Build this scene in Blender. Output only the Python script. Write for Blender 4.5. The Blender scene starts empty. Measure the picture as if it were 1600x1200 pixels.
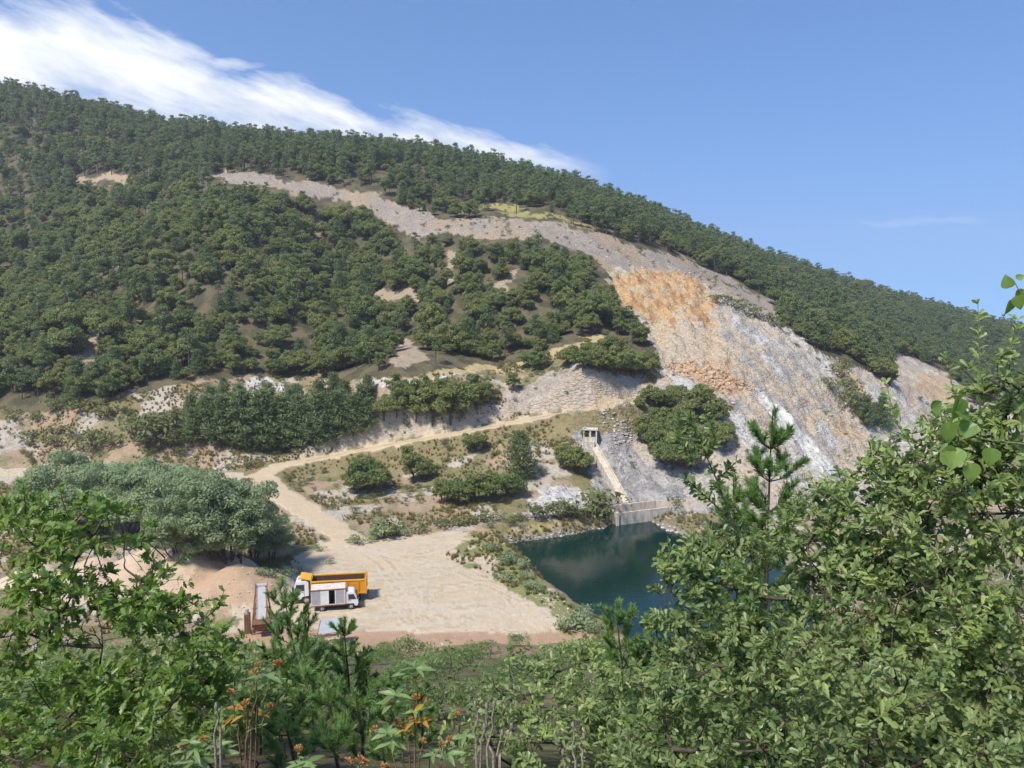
import bpy, bmesh, math, random
import numpy as np
from mathutils import Vector, Matrix

# ------------------------------------------------------------------ camera, sky, sun, exposure
R = math.radians
SC = bpy.context.scene
COL = SC.collection
CAM_H, PITCH, FOC = 34.0, R(5.0), 1200.0          # eye above the yard, tilt down, focal length in photo pixels (1600 wide)
cam_d = bpy.data.cameras.new('camera'); cam = bpy.data.objects.new('camera', cam_d); COL.objects.link(cam)
cam.location = (0, 0, CAM_H); cam.rotation_euler = (R(90) - PITCH, 0, 0)
cam_d.sensor_width = 36; cam_d.lens = 36 * FOC / 1600; cam_d.clip_start = 0.05; cam_d.clip_end = 20000
SC.camera = cam
SUN_EL, SUN_AZ = R(54), R(-140)                    # azimuth from +Y, clockwise positive: behind the camera, to the left
w = bpy.data.worlds.new('World'); SC.world = w; w.use_nodes = True
sun_d = bpy.data.lights.new('sun', 'SUN'); sun = bpy.data.objects.new('sun', sun_d); COL.objects.link(sun)
sun_d.energy = 2.9; sun_d.angle = R(8); sun_d.color = (1, .95, .87)
sdir = Vector((math.sin(SUN_AZ) * math.cos(SUN_EL), math.cos(SUN_AZ) * math.cos(SUN_EL), math.sin(SUN_EL)))
sun.rotation_euler = sdir.to_track_quat('Z', 'Y').to_euler(); sun.location = sdir * 200
SC.view_settings.view_transform = 'Standard'; SC.view_settings.look = 'None'
SC.view_settings.gamma = 1; SC.view_settings.exposure = 1.05
SC.cycles.use_denoising = True
SC.cycles.max_bounces = 6; SC.cycles.diffuse_bounces = 3; SC.cycles.transmission_bounces = 3

def build_sky():
    nt = w.node_tree; N = nt.nodes; L = nt.links; N.clear()
    out = N.new('ShaderNodeOutputWorld'); bg = N.new('ShaderNodeBackground')
    sky = N.new('ShaderNodeTexSky'); sky.sky_type = 'NISHITA'; sky.sun_disc = False
    sky.sun_elevation = SUN_EL; sky.sun_rotation = SUN_AZ
    sky.altitude = 600; sky.air_density = 1.0; sky.dust_density = .15; sky.ozone_density = 3.0
    def M(op, *a, clamp=False):
        n = N.new('ShaderNodeMath'); n.operation = op; n.use_clamp = clamp
        for i, v in enumerate(a):
            if isinstance(v, (int, float)): n.inputs[i].default_value = v
            else: L.new(v, n.inputs[i])
        return n.outputs[0]
    tc = N.new('ShaderNodeTexCoord'); sp = N.new('ShaderNodeSeparateXYZ'); L.new(tc.outputs['Generated'], sp.inputs[0])
    X, Y, Z = sp.outputs
    hv = N.new('ShaderNodeCombineXYZ'); L.new(X, hv.inputs[0]); L.new(Y, hv.inputs[1]); L.new(M('ADD', M('MULTIPLY', M('MAXIMUM', Z, 0), .86), .14), hv.inputs[2]); L.new(hv.outputs[0], sky.inputs['Vector'])
    az = M('ARCTAN2', X, Y); el = M('ARCSINE', Z)
    cmb = N.new('ShaderNodeCombineXYZ'); L.new(az, cmb.inputs[0]); L.new(el, cmb.inputs[1])
    # rotate so that s runs along the cloud streets (they slope down to the right)
    rot = N.new('ShaderNodeMapping'); rot.inputs['Rotation'].default_value = (0, 0, R(14)); L.new(cmb.outputs[0], rot.inputs[0])
    def noise(scale, sx, sy, det=6, rough=.55, off=0.0):
        mp = N.new('ShaderNodeMapping'); mp.inputs['Scale'].default_value = (sx, sy, 1); mp.inputs['Location'].default_value = (off, off * .7, off * .3)
        L.new(rot.outputs[0], mp.inputs[0])
        n = N.new('ShaderNodeTexNoise'); n.inputs['Scale'].default_value = scale; n.inputs['Detail'].default_value = det; n.inputs['Roughness'].default_value = rough
        L.new(mp.outputs[0], n.inputs[0]); return n.outputs[0]
    def curve(inp, lo, hi, pts):
        t = M('DIVIDE', M('SUBTRACT', inp, lo), hi - lo, clamp=True)
        c = N.new('ShaderNodeFloatCurve'); L.new(t, c.inputs[1]); cu = c.mapping.curves[0]
        pts = [((p[0] - lo) / (hi - lo), p[1]) for p in pts]
        cu.points[0].location = pts[0]; cu.points[1].location = pts[-1]
        for p in pts[1:-1]: cu.points.new(*p)
        c.mapping.update(); return c.outputs[0]
    def ang(px, py):
        a = (px - 800) / FOC; b = (600 - py) / FOC
        x, y, z = a, math.cos(PITCH) + b * math.sin(PITCH), -math.sin(PITCH) + b * math.cos(PITCH)
        return math.atan2(x, y), math.atan2(z, math.hypot(x, y))
    def edge(pl): return [ang(*p) for p in pl]
    top = edge([(-900, -150), (-400, -60), (0, -12), (130, 8), (240, 62), (380, 118), (440, 118), (520, 148), (580, 186), (650, 196), (760, 222), (880, 244), (960, 269)])
    bot = edge([(-900, 100), (-400, 130), (0, 178), (150, 165), (300, 192), (400, 206), (520, 224), (640, 262), (760, 275), (880, 272), (960, 271)])
    wob = M('MULTIPLY', M('SUBTRACT', noise(7, 1, 2.2, 5, .6), .5), .05)
    elw = M('ADD', el, wob)
    t = curve(az, -1.1, top[-1][0] + .02, top + [(top[-1][0] + .02, top[-1][1])]); b = curve(az, -1.1, top[-1][0] + .02, bot + [(top[-1][0] + .02, top[-1][1])])
    d_top = M('SUBTRACT', t, elw); d_bot = M('SUBTRACT', elw, b)
    inside = M('MINIMUM', M('DIVIDE', d_top, .036), M('DIVIDE', d_bot, .05))
    n1 = noise(9, 1, 4, 8, .62, 3.1)
    dens = M('ADD', M('MINIMUM', inside, 1.6), M('MULTIPLY', M('SUBTRACT', n1, .50), 2.6))
    endfade = M('DIVIDE', M('SUBTRACT', top[-1][0], az), .10, clamp=True)
    front = M('GREATER_THAN', az, -1.4)
    cl = M('MULTIPLY', M('MULTIPLY', M('MULTIPLY', M('ADD', dens, .35), .9, clamp=True), endfade), front)
    cl = M('POWER', cl, .9)
    # thin wisps elsewhere
    def wisp(px, py, rx, ry, amp):
        a0, e0 = ang(px, py)
        q = M('ADD', M('POWER', M('DIVIDE', M('SUBTRACT', az, a0), rx / FOC), 2), M('POWER', M('DIVIDE', M('SUBTRACT', elw, e0), ry / FOC), 2))
        return M('MULTIPLY', M('MULTIPLY', M('SUBTRACT', 1, q, clamp=True), M('MULTIPLY', noise(26, 1, 2.5, 6, .65, px * .01), 1.2)), amp)
    ws = M('MULTIPLY', wisp(1440, 348, 90, 7, .34), 1.0)
    for a in ((662, 186, 22, 9, .5), (350, 97, 60, 8, .7)): ws = M('MAXIMUM', ws, wisp(*a))
    cl = M('MAXIMUM', cl, ws)
    shade = noise(12, 1, 3.2, 6, .6, 7.7)
    ramp = N.new('ShaderNodeValToRGB'); L.new(shade, ramp.inputs[0])
    ramp.color_ramp.elements[0].position = .3; ramp.color_ramp.elements[0].color = (5.0, 5.4, 5.9, 1)
    ramp.color_ramp.elements[1].position = .62; ramp.color_ramp.elements[1].color = (7.4, 7.4, 7.4, 1)
    mix = N.new('ShaderNodeMix'); mix.data_type = 'RGBA'
    L.new(cl, mix.inputs[0]); tint = N.new('ShaderNodeMix'); tint.data_type = 'RGBA'; tint.blend_type = 'MULTIPLY'; tint.inputs[0].default_value = 1; L.new(sky.outputs[0], tint.inputs['A']); tint.inputs['B'].default_value = (.68, .95, 1.18, 1); L.new(tint.outputs['Result'], mix.inputs['A']); L.new(ramp.outputs[0], mix.inputs['B'])
    L.new(mix.outputs['Result'], bg.inputs[0]); bg.inputs[1].default_value = .085
    L.new(bg.outputs[0], out.inputs[0])
build_sky()

# ------------------------------------------------------------------ helpers
rng = np.random.default_rng(11); random.seed(11)
def ray(px, py):
    a = (np.asarray(px, float) - 800) / FOC; b = (600 - np.asarray(py, float)) / FOC
    return a, math.cos(PITCH) + b * math.sin(PITCH), -math.sin(PITCH) + b * math.cos(PITCH)
def project(x, y, z):
    zz = z - CAM_H; dep = y * math.cos(PITCH) - zz * math.sin(PITCH); up = y * math.sin(PITCH) + zz * math.cos(PITCH)
    dep = np.where(dep < .01, .01, dep)
    return 800 + FOC * x / dep, 600 - FOC * up / dep
def tanel(px, py):
    x, y, z = ray(px, py); return z / np.hypot(x, y)
def at(px, py, d):                                  # the point on a pixel's ray at depth d
    x, y, z = ray(px, py); k = d / y; return Vector((float(x * k), float(y * k), float(CAM_H + z * k)))
def at_z(px, py, z0):
    x, y, z = ray(px, py); k = (z0 - CAM_H) / z; return Vector((float(x * k), float(y * k), float(z0)))

def vnoise(x, y, seed=0):
    xi = np.floor(x).astype(np.int64); yi = np.floor(y).astype(np.int64); fx = x - xi; fy = y - yi
    fx = fx * fx * fx * (fx * (fx * 6 - 15) + 10); fy = fy * fy * fy * (fy * (fy * 6 - 15) + 10)
    def h(a, b):
        n = (a * 374761393 + b * 668265263 + seed * 974634541) & 0x7fffffff
        n = ((n ^ (n >> 13)) * 1274126177) & 0x7fffffff
        return ((n ^ (n >> 16)) & 0xffff) / 65535.0
    return (h(xi, yi) * (1 - fx) + h(xi + 1, yi) * fx) * (1 - fy) + (h(xi, yi + 1) * (1 - fx) + h(xi + 1, yi + 1) * fx) * fy
def fbm(x, y, seed=0, oct=5, gain=.5):
    s = 0; a = 1; t = 0
    for i in range(oct):
        s = s + a * vnoise(x, y, seed + i * 17); t += a; a *= gain; x = x * 2.03 + 13.7; y = y * 2.03 + 5.1
    return s / t
def smooth(a, b, x):
    t = np.clip((x - a) / (b - a), 0, 1); return t * t * (3 - 2 * t)
def inpoly(px, py, poly):
    px = np.asarray(px, float); py = np.asarray(py, float); c = np.zeros(px.shape, bool)
    n = len(poly)
    for i in range(n):
        x1, y1 = poly[i]; x2, y2 = poly[(i + 1) % n]
        if y1 == y2: continue
        m = ((y1 > py) != (y2 > py)) & (px < (x2 - x1) * (py - y1) / (y2 - y1) + x1); c ^= m
    return c
def segdist(px, py, pts, closed=False):             # distance to a polyline, and the parameter along it
    best = np.full(px.shape, 1e9); par = np.zeros(px.shape)
    n = len(pts)
    for i in range(n if closed else n - 1):
        x1, y1 = pts[i][:2]; x2, y2 = pts[(i + 1) % n][:2]
        dx, dy = x2 - x1, y2 - y1; t = np.clip(((px - x1) * dx + (py - y1) * dy) / (dx * dx + dy * dy + 1e-9), 0, 1)
        dd = np.hypot(px - x1 - t * dx, py - y1 - t * dy); m = dd < best
        best = np.where(m, dd, best); par = np.where(m, i + t, par)
    return best, par

# ------------------------------------------------------------------ terrain height
CT = []                                             # (azimuth, ln distance, tan elevation)
def ctl(px, py, d=None, z=None):
    x, y, zz = ray(px, py); T = zz / math.hypot(x, y)
    d = (z - CAM_H) / T if d is None else d * math.hypot(x, y) / y      # d is depth along the view
    CT.append((math.atan2(x, y), math.log(d), float(T)))
def line_ctl(px, pys, m, d0):
    for py in pys:
        x, y, zz = ray(px, py); ctl(px, py, (CAM_H + m * d0) / (m - zz / y))
for p in ((300, 1000), (600, 1000), (850, 1000), (600, 900), (800, 900), (450, 870), (700, 850), (560, 850), (200, 880), (50, 900), (-150, 900), (100, 1000), (-150, 1010)): ctl(*p, z=0)
for p in ((900, 930), (1000, 850), (1100, 950), (1300, 900), (1500, 900), (1300, 800), (1750, 900), (1700, 780), (1550, 1000), (1100, 820)): ctl(*p, z=-.6)
for px, py, z in ((200, 800, 0), (50, 780, 1), (350, 840, 0), (0, 740, 2.5), (-200, 740, 2.5), (400, 740, 3), (470, 800, 1),
                  (700, 830, .4), (850, 815, .8), (930, 800, .8), (600, 760, 2), (800, 760, 3), (700, 800, .6), (700, 720, 5.5), (800, 700, 8),
                  (500, 717, 4.5), (600, 697, 7), (700, 680, 9.5), (860, 650, 13), (975, 785, .5), (922, 692, 9), (935, 640, 15), (1010, 640, 14), (1060, 740, 4), (1080, 640, 14),
                  (900, 590, 21), (750, 600, 19), (600, 610, 18), (780, 572, 22), (300, 700, 6), (100, 700, 5.5), (-150, 700, 5.5), (450, 690, 6.5),
                  (1200, 700, 7), (1300, 740, 1), (1200, 620, 15), (1290, 560, 22), (1100, 590, 20), (1000, 560, 24), (1040, 500, 31),
                  (1390, 605, 13), (1500, 640, 5), (1400, 690, 1.5), (1550, 700, 1), (1700, 680, 1), (1450, 660, 3)): ctl(px, py, z=z)
for px, d0 in ((-200, 150), (0, 150), (120, 146), (300, 143)):
    line_ctl(px, (640, 600, 560), .5, d0)
for px, py, d in ((-200, 450, 262), (20, 450, 262), (20, 350, 330), (180, 480, 226), (350, 450, 222), (350, 360, 262), (530, 470, 246), (530, 380, 285), (700, 450, 230), (850, 450, 222),
                  (250, 530, 205), (560, 540, 212), (700, 520, 207), (860, 520, 200), (950, 470, 220),
                  (150, 285, 350), (330, 284, 322), (470, 296, 312), (580, 318, 300), (700, 352, 280), (870, 365, 272), (1000, 412, 262), (1120, 452, 262), (1205, 492, 262), (-200, 270, 380),
                  (700, 330, 300), (870, 340, 290), (1000, 388, 285), (1130, 440, 290),
                  (1300, 505, 300), (1400, 545, 330), (1400, 572, 285), (1500, 615, 270), (1500, 575, 360), (1650, 570, 420),
                  (1300, 470, 400), (1450, 505, 480)): ctl(px, py, d)
ridge = [(-300, 95, 560), (0, 150, 520), (100, 172, 505), (200, 196, 485), (300, 212, 470), (400, 226, 460), (560, 238, 450), (700, 256, 430), (850, 290, 415), (1000, 338, 420), (1080, 370, 430), (1150, 402, 450),
         (1300, 446, 540), (1420, 479, 620), (1520, 501, 760), (1600, 506, 860), (1850, 508, 950)]
for px, py, d in ridge:
    ctl(px, py, d); ctl(px, py + 22, d * 1.35); ctl(px, py + 75, d * 2.3); ctl(px, py + 6, d * .88)
CT = np.array(CT); KS = np.array([2.2, 1.5])
def tps(r2): return .5 * r2 * np.log(r2 + 1e-12)
def fit():
    P = CT[:, :2] * KS; n = len(P); r2 = ((P[:, None] - P[None]) ** 2).sum(-1)
    A = np.zeros((n + 3, n + 3)); A[:n, :n] = tps(r2) + np.eye(n) * 2e-4; A[:n, n] = 1; A[:n, n + 1:] = P; A[n:, :n] = A[:n, n:].T
    return P, np.linalg.solve(A, np.r_[CT[:, 2], 0, 0, 0])
RP, RW = fit()
def T_of(az, ld):
    q = np.stack([np.clip(az, -.80, .80), np.clip(ld, 4.33, 7.5)], -1).reshape(-1, 2) * KS; out = np.empty(len(q))
    for i in range(0, len(q), 4000):
        s = q[i:i + 4000]; r2 = np.maximum((s * s).sum(1)[:, None] + (RP * RP).sum(1)[None] - 2 * s @ RP.T, 0); out[i:i + 4000] = tps(r2) @ RW[:-3] + RW[-3] + s @ RW[-2:]
    return out.reshape(az.shape)

WATER = -1.3
pond_px = [(792, 850), (840, 843), (900, 834), (945, 826), (962, 815), (1000, 811), (1016, 814), (1040, 828), (1070, 838), (1120, 850), (1180, 862), (1260, 900), (1280, 980), (1180, 1040), (1060, 1040), (985, 1000), (950, 975), (915, 950), (880, 925), (850, 905), (835, 890), (822, 872), (808, 858)]
POND = [tuple(at_z(*p, WATER)[:2]) for p in pond_px]
yard_px = [(500, 850), (560, 850), (640, 842), (720, 836), (780, 850), (800, 870), (840, 920), (900, 965), (940, 1000), (960, 1040), (600, 1060), (380, 1060), (380, 930), (440, 890)]
YARD = [tuple(at_z(*p, 0)[:2]) for p in yard_px]
road_px = [(620, 880, 0), (560, 852, 0), (500, 812, .8), (445, 775, 1.8), (402, 744, 3), (440, 727, 3.6), (500, 716, 4.5), (600, 696, 7), (700, 679, 9.5), (780, 664, 11.2), (860, 649, 13), (935, 636, 15), (1000, 622, 16.2)]
ROAD = [tuple(at_z(*p)) for p in road_px]
left_px = [(-250, 735, 2.5), (0, 738, 2.5), (60, 736, 2.6), (200, 742, 2.6), (402, 744, 3)]
LEFTR = [tuple(at_z(*p)) for p in left_px]
CONES = [(at(296, 846, 96), .62), (at(232, 856, 95), .6), (at(150, 872, 94), .55), (at(368, 884, 92), .55), (at(60, 880, 95), .55)]

def heights(x, y):
    d = np.hypot(x, y); az = np.arctan2(x, y); ld = np.log(np.maximum(d, 1))
    dc = np.maximum(d, 76); zf = CAM_H + dc * T_of(az, np.log(dc))
    s = smooth(R(50), R(80), np.abs(az)); zf = zf * (1 - s) + 15 * s
    zf = np.where(d > 1400, zf * np.exp(-(d - 1400) / 900) , zf)
    zn = np.where(y > 0, 32.35 - .425 * y, 32.35 - .12 * np.maximum(y, -300)) + (fbm(x * .15, y * .15, 5) - .5) * .8 * smooth(2, 8, d) + (fbm(x * .06, y * .06, 6) - .5) * 2.4 * smooth(45, 62, d) * (y > 0)
    k = 1.2; m = np.maximum(zf, zn); z = m + k * np.log(np.exp(np.clip((zf - m) / k, -40, 0)) + np.exp(np.clip((zn - m) / k, -40, 0)))
    z = np.where(np.abs(zf - zn) > 12, m, z)
    far = smooth(110, 150, d)
    z = z + far * ((fbm(x * .035, y * .035, 31) - .5) * 5 * smooth(170, 240, d) + (fbm(x * .16, y * .16, 32) - .5) * 1.3)
    # yard
    dd, _ = segdist(x, y, YARD, True); ins = inpoly(x, y, YARD); sd = np.where(ins, -dd, dd)
    wy = 1 - smooth(-1, 5, sd); z = z * (1 - wy) + wy * (fbm(x * .25, y * .25, 8) - .5) * .35
    # roads cut as shelves
    for line, w0, w1 in ((LEFTR, 3.2, 6.5), (ROAD, 2.2, 5.0)):
        dd, pr = segdist(x, y, line); i = np.clip(pr.astype(int), 0, len(line) - 2); zz = np.array([p[2] for p in line])
        zl = zz[i] + (zz[i + 1] - zz[i]) * (pr - i); wr = 1 - smooth(w0, w1, dd); z = z * (1 - wr) + wr * (zl + (fbm(x * .5, y * .5, 9) - .5) * .12)
    # heaps of sand
    for c, sl in CONES:
        r = np.hypot(x - c.x, (y - c.y)) + (fbm(x * .3, y * .3, 14) - .5) * 2.2; hc = c.z - sl * (np.sqrt(r * r + 1.2) - 1.1); wc = smooth(-.4, .4, hc - z); z = z * (1 - wc) + wc * hc
    # pond
    dd, _ = segdist(x, y, POND, True); ins = inpoly(x, y, POND); sd = np.where(ins, -dd, dd) + (fbm(x * .4, y * .4, 20) - .5) * 1.2
    z = np.where(sd < 0, np.minimum(z, WATER - .05 + np.maximum(sd * .7, -2.5)), np.minimum(z, WATER - .05 + sd * .75))
    return z

# ------------------------------------------------------------------ regions, traced in the photo and laid on the ground
PG = dict(
 scree=[(300, 282), (340, 272), (390, 270), (450, 282), (520, 290), (590, 300), (640, 328), (700, 342), (780, 343), (870, 350), (960, 372), (1060, 402), (1130, 432), (1205, 470), (1222, 500), (1180, 487), (1110, 462), (1050, 445), (1000, 425), (945, 425), (930, 402), (860, 378), (780, 368), (720, 372), (690, 362), (655, 374), (600, 350), (575, 322), (500, 312), (420, 292), (350, 286)],
 scree_l=[(115, 276), (180, 274), (230, 284), (180, 288), (120, 284)],
 quarry=[(945, 425), (1000, 417), (1060, 418), (1100, 440), (1150, 462), (1215, 500), (1290, 562), (1350, 580), (1395, 605), (1393, 553), (1430, 560), (1500, 598), (1540, 660), (1560, 760), (1300, 800), (1040, 800), (960, 795), (880, 640), (990, 612), (1030, 585), (1010, 520), (970, 470)],
 orange=[(948, 428), (1000, 420), (1060, 420), (1105, 445), (1120, 470), (1110, 500), (1135, 540), (1150, 575), (1180, 605), (1130, 610), (1060, 590), (1035, 560), (1010, 505), (975, 465)],
 orange2=[(1420, 575), (1470, 590), (1520, 640), (1480, 640), (1440, 610)],
 orange3=[(1290, 650), (1320, 655), (1360, 690), (1330, 690)],
 orange4=[(1305, 560), (1345, 600), (1370, 640), (1350, 640), (1310, 590)],
 chute=[(1190, 612), (1210, 625), (1250, 665), (1290, 705), (1312, 742), (1285, 742), (1255, 705), (1215, 660), (1185, 625)],
 white1=[(820, 790), (835, 772), (860, 762), (900, 758), (925, 770), (915, 795), (870, 808), (825, 808)],
 white2=[(385, 610), (400, 590), (430, 592), (450, 605), (420, 622), (395, 625)],
 white3=[(520, 690), (560, 672), (640, 668), (660, 676), (600, 690)],
 white4=[(1120, 640), (1150, 640), (1200, 700), (1230, 730), (1200, 730)],
 white5=[(560, 598), (700, 585), (740, 582), (700, 598), (600, 606)],
 grey=[(870, 645), (940, 635), (985, 660), (1010, 720), (1060, 740), (1080, 800), (960, 795), (930, 740), (905, 690)],
 cutface=[(800, 618), (850, 585), (900, 575), (1010, 595), (990, 612), (880, 632), (780, 650)],
 bench2=[(590, 598), (700, 580), (780, 566), (850, 556), (880, 540), (940, 520), (945, 530), (880, 560), (790, 580), (700, 592)],
 dryg=[(700, 318), (800, 318), (900, 345), (960, 365), (900, 352), (800, 332), (720, 326)],
 gullyA=[(697, 392), (712, 392), (716, 440), (700, 448)], gullyB=[(120, 580), (140, 515), (158, 512), (150, 570)], gullyC=[(610, 560), (630, 525), (645, 530), (670, 560), (640, 575)], gullyD=[(488, 330), (505, 345), (505, 375), (492, 372)], gullyE=[(770, 445), (810, 420), (800, 460)], gullyF=[(205, 490), (220, 490), (215, 510)], gullyG=[(170, 412), (192, 408), (190, 420)], gullyH=[(560, 455), (640, 455), (680, 470), (600, 466)],
)
SCRUB_TOP = [(-400, 655), (0, 650), (120, 640), (210, 612), (300, 600), (380, 592), (450, 588), (560, 596), (640, 590), (740, 578), (860, 555), (950, 520), (1030, 585), (1400, 620), (1560, 640), (1700, 640), (2200, 640), (2200, 1500), (-400, 1500)]
GRASSY = [(690, 870), (740, 845), (790, 850), (820, 880), (850, 915), (900, 950), (950, 985), (960, 1010), (880, 990), (860, 950), (800, 925), (770, 900)]
DIKE = [(730, 838), (800, 828), (950, 812), (955, 828), (850, 838), (800, 850), (760, 848)]

TRACKS = [[tuple(at_z(a, b, 0)[:2]) for a, b in t] for t in ([(560, 852), (600, 880), (640, 930), (640, 980), (600, 1010)], [(545, 850), (620, 872), (720, 890), (800, 930), (850, 990)], [(580, 1000), (680, 960), (760, 950), (840, 960)], [(600, 960), (680, 920), (760, 910), (820, 935)], [(560, 990), (640, 985), (740, 985), (860, 1000)], [(580, 930), (660, 945), (740, 975), (800, 1010)], [(575, 862), (660, 868), (720, 850), (760, 850)])]
def build_ground():
    azs = np.concatenate([np.linspace(-180, -46, 40)[:-1], np.linspace(-46, 46, 760), np.linspace(46, 180, 40)[1:]])
    rs = np.concatenate([np.geomspace(.4, 60, 70)[:-1], np.linspace(60, 112, 90)[:-1], np.linspace(112, 262, 300)[:-1], np.linspace(262, 640, 220)[:-1], np.geomspace(640, 1500, 45)[:-1], np.geomspace(1500, 3000, 8)])
    A, D = np.meshgrid(np.radians(azs), rs); x = D * np.sin(A); y = D * np.cos(A)
    z = heights(x, y)
    px, py = project(x, y, z); front = (y > 5)
    qx = px + (fbm(x * .12, y * .12, 41) - .5) * 34 + (fbm(x * .6, y * .6, 42) - .5) * 16; qy = py + (fbm(x * .12, y * .12, 43) - .5) * 26 + (fbm(x * .6, y * .6, 44) - .5) * 12
    def reg(n): return inpoly(qx, qy, PG[n]) & front & (D > 110) & (D < 720)
    n1 = fbm(x * .08, y * .08, 51); n2 = fbm(x * .35, y * .35, 52); n3 = fbm(x * 1.3, y * 1.3, 53, 4)
    # rock relief in the quarry: ribs running down the slope, broken by strata
    qm = (reg('quarry') | reg('grey') | reg('cutface') | reg('white1')).astype(float)
    for _ in range(4):
        qm[1:-1, 1:-1] = (qm[1:-1, 1:-1] * 2 + qm[2:, 1:-1] + qm[:-2, 1:-1] + qm[1:-1, 2:] + qm[1:-1, :-2]) / 6
    rib = np.abs(fbm(x * .16 + y * .05, y * .03, 61, 5, .6) - .5) * 2; strata = np.abs(fbm(x * .1, z * .55 + x * .12, 62, 4, .6) - .5) * 2
    blk = np.floor(fbm(x * .22 + y * .1, z * .5, 67, 3) * 9) / 9; blk2 = np.floor(fbm(x * .8, z * 1.2 + y * .4, 68, 2) * 6) / 6
    z = z + qm * (rib * 1.1 - .5 + strata * 1.0 + (fbm(x * .7, y * .7, 63) - .5) * 1.0 + (blk - .5) * 2.2 + (blk2 - .5) * .9 + (vnoise(x * 2.3, y * 2.3, 69) - .5) * .35) * smooth(120, 150, D)
    om = reg('orange').astype(float)
    wall = smooth(418, 440, qy) * (1 - smooth(452, 478, qy)) * om
    z = z + om * ((fbm(x * .33, z * .4, 64, 4) - .5) * 2.2 + (np.floor(fbm(x * .5, z * .5, 70, 3) * 8) / 8 - .5) * 2.0) + wall * (vnoise(x * .8, y * .2, 72) - .3) * 2.4 - smooth(470, 490, qy) * om * .8
    def mixc(a, b, t): return np.array(a)[None, None] * (1 - t[..., None]) + np.array(b)[None, None] * t[..., None]
    C = mixc((.075, .070, .038), (.14, .115, .065), smooth(.35, .65, n2))                       # forest floor
    def put(mask, a, b, t): 
        c = mixc(a, b, t); C[mask] = c[mask]
    far = front & (D > 70)
    scrub = inpoly(qx, qy, SCRUB_TOP) & far
    put(scrub, (.36, .265, .175), (.22, .19, .10), smooth(.42, .62, n1 * .5 + n2 * .5))
    m = scrub & (fbm(x * .22, y * .22, 55) > .60); put(m, (.15, .14, .06), (.24, .20, .10), n3)
    m = scrub & (fbm(x * .2, y * .2, 56) > .62); put(m, (.46, .42, .36), (.38, .31, .23), n3)
    put(reg('scree'), (.37, .30, .235), (.29, .255, .215), smooth(.3, .7, n2 * .6 + n3 * .4))
    m = reg('scree') & (n1 > .53); put(m, (.40, .30, .20), (.33, .26, .19), n3)
    put(reg('scree_l'), (.42, .30, .20), (.36, .27, .18), n3)
    put(reg('dryg'), (.36, .31, .12), (.24, .22, .08), n3)
    put(reg('quarry'), (.45, .405, .34), (.47, .385, .28), smooth(.40, .60, fbm(x * .06 + z * .03, y * .05, 57)))
    m = reg('quarry') & (fbm(x * .25 + y * .1, z * .35, 58) > .6); put(m, (.33, .30, .26), (.41, .37, .315), n3)
    m = reg('quarry') & (fbm(x * .2, y * .1, 59) > .64); put(m, (.52, .50, .46), (.44, .41, .37), n3)
    put(reg('orange'), (.52, .40, .265), (.47, .39, .29), smooth(.40, .62, fbm(x * .22, z * .25, 65)))
    m = reg('orange') & (qy < 500 + (n1 - .5) * 60); put(m, (.52, .34, .17), (.47, .37, .23), smooth(.42, .6, fbm(x * .3, z * .4, 65)))
    m = reg('orange') & (qy < 505) & (fbm(x * .45, z * .6, 66) > .60); put(m, (.36, .19, .09), (.45, .27, .13), n3)
    m = reg('orange') & (qy > 560); put(m, (.50, .33, .20), (.46, .36, .25), n3)
    for n in ('orange2', 'orange3', 'orange4'): put(reg(n), (.50, .34, .19), (.44, .36, .26), n3)
    put(reg('grey'), (.27, .255, .24), (.42, .395, .355), smooth(.35, .65, n2 * .4 + n3 * .6))
    put(reg('cutface'), (.36, .30, .235), (.42, .37, .31), smooth(.3, .7, n3))
    for n in ('white1', 'white2', 'white3', 'white4', 'white5'): put(reg(n), (.56, .54, .50), (.42, .38, .32), smooth(.4, .75, n3))
    m = inpoly(px, py, PG['chute']) & far; put(m, (.64, .61, .55), (.56, .53, .47), n3); qm_c = m
    put(reg('bench2'), (.48, .37, .19), (.36, .29, .15), n3)
    for n in 'ABCDEFGH': put(reg('gully' + n), (.38, .29, .20), (.30, .24, .17), n3)
    # roads and yard
    dd, pr_ = segdist(x, y, ROAD); rw = dd + (n2 - .5) * 2.4
    rz_ = np.interp(pr_, np.arange(len(ROAD)), [p[2] for p in ROAD])
    put((dd < 7 + n2 * 3) & (dd > 2) & far & (z < rz_ + .2) & (z > 2.2), (.19, .165, .075), (.28, .225, .12), n3)
    put((dd < 5 + n2 * 2) & (dd > 2) & far & (z > rz_ + .5) & (z > 3), (.48, .42, .34), (.42, .34, .25), n3)
    put((rw < 2.7) & far, (.54, .43, .29), (.47, .37, .245), n3); put((dd < .5) & (n2 > .5) & far & (z > 4), (.33, .28, .15), (.40, .33, .20), n3)
    dd, _ = segdist(x, y, LEFTR); put((dd + (n2 - .5) * 3 < 3.6) & far & (px < 380), (.56, .47, .34), (.50, .41, .28), n3)
    dd, _ = segdist(x, y, YARD, True); ins = inpoly(x, y, YARD); sd = np.where(ins, -dd, dd) + (n2 - .5) * 5
    ym = (sd < 1.5) & far
    tracks = fbm((x * .25 + y * .1) * .5, (y - .25 * x) * 1.1, 71, 4, .6)
    put(ym, (.51, .41, .285), (.42, .335, .23), smooth(.38, .62, tracks * .6 + n1 * .4))
    for tp in TRACKS:
        dd, _ = segdist(x, y, tp); e = np.abs(dd - .85) + (n2 - .5) * .5; put(ym & (e < .28) & (n1 + n2 > .85), (.40, .315, .21), (.45, .355, .24), n3); put(ym & (np.abs(e - .45) < .13), (.56, .46, .335), (.50, .405, .285), n3)
    m = ym & (tracks > .60); put(m, (.53, .455, .345), (.47, .38, .27), n3)
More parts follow.
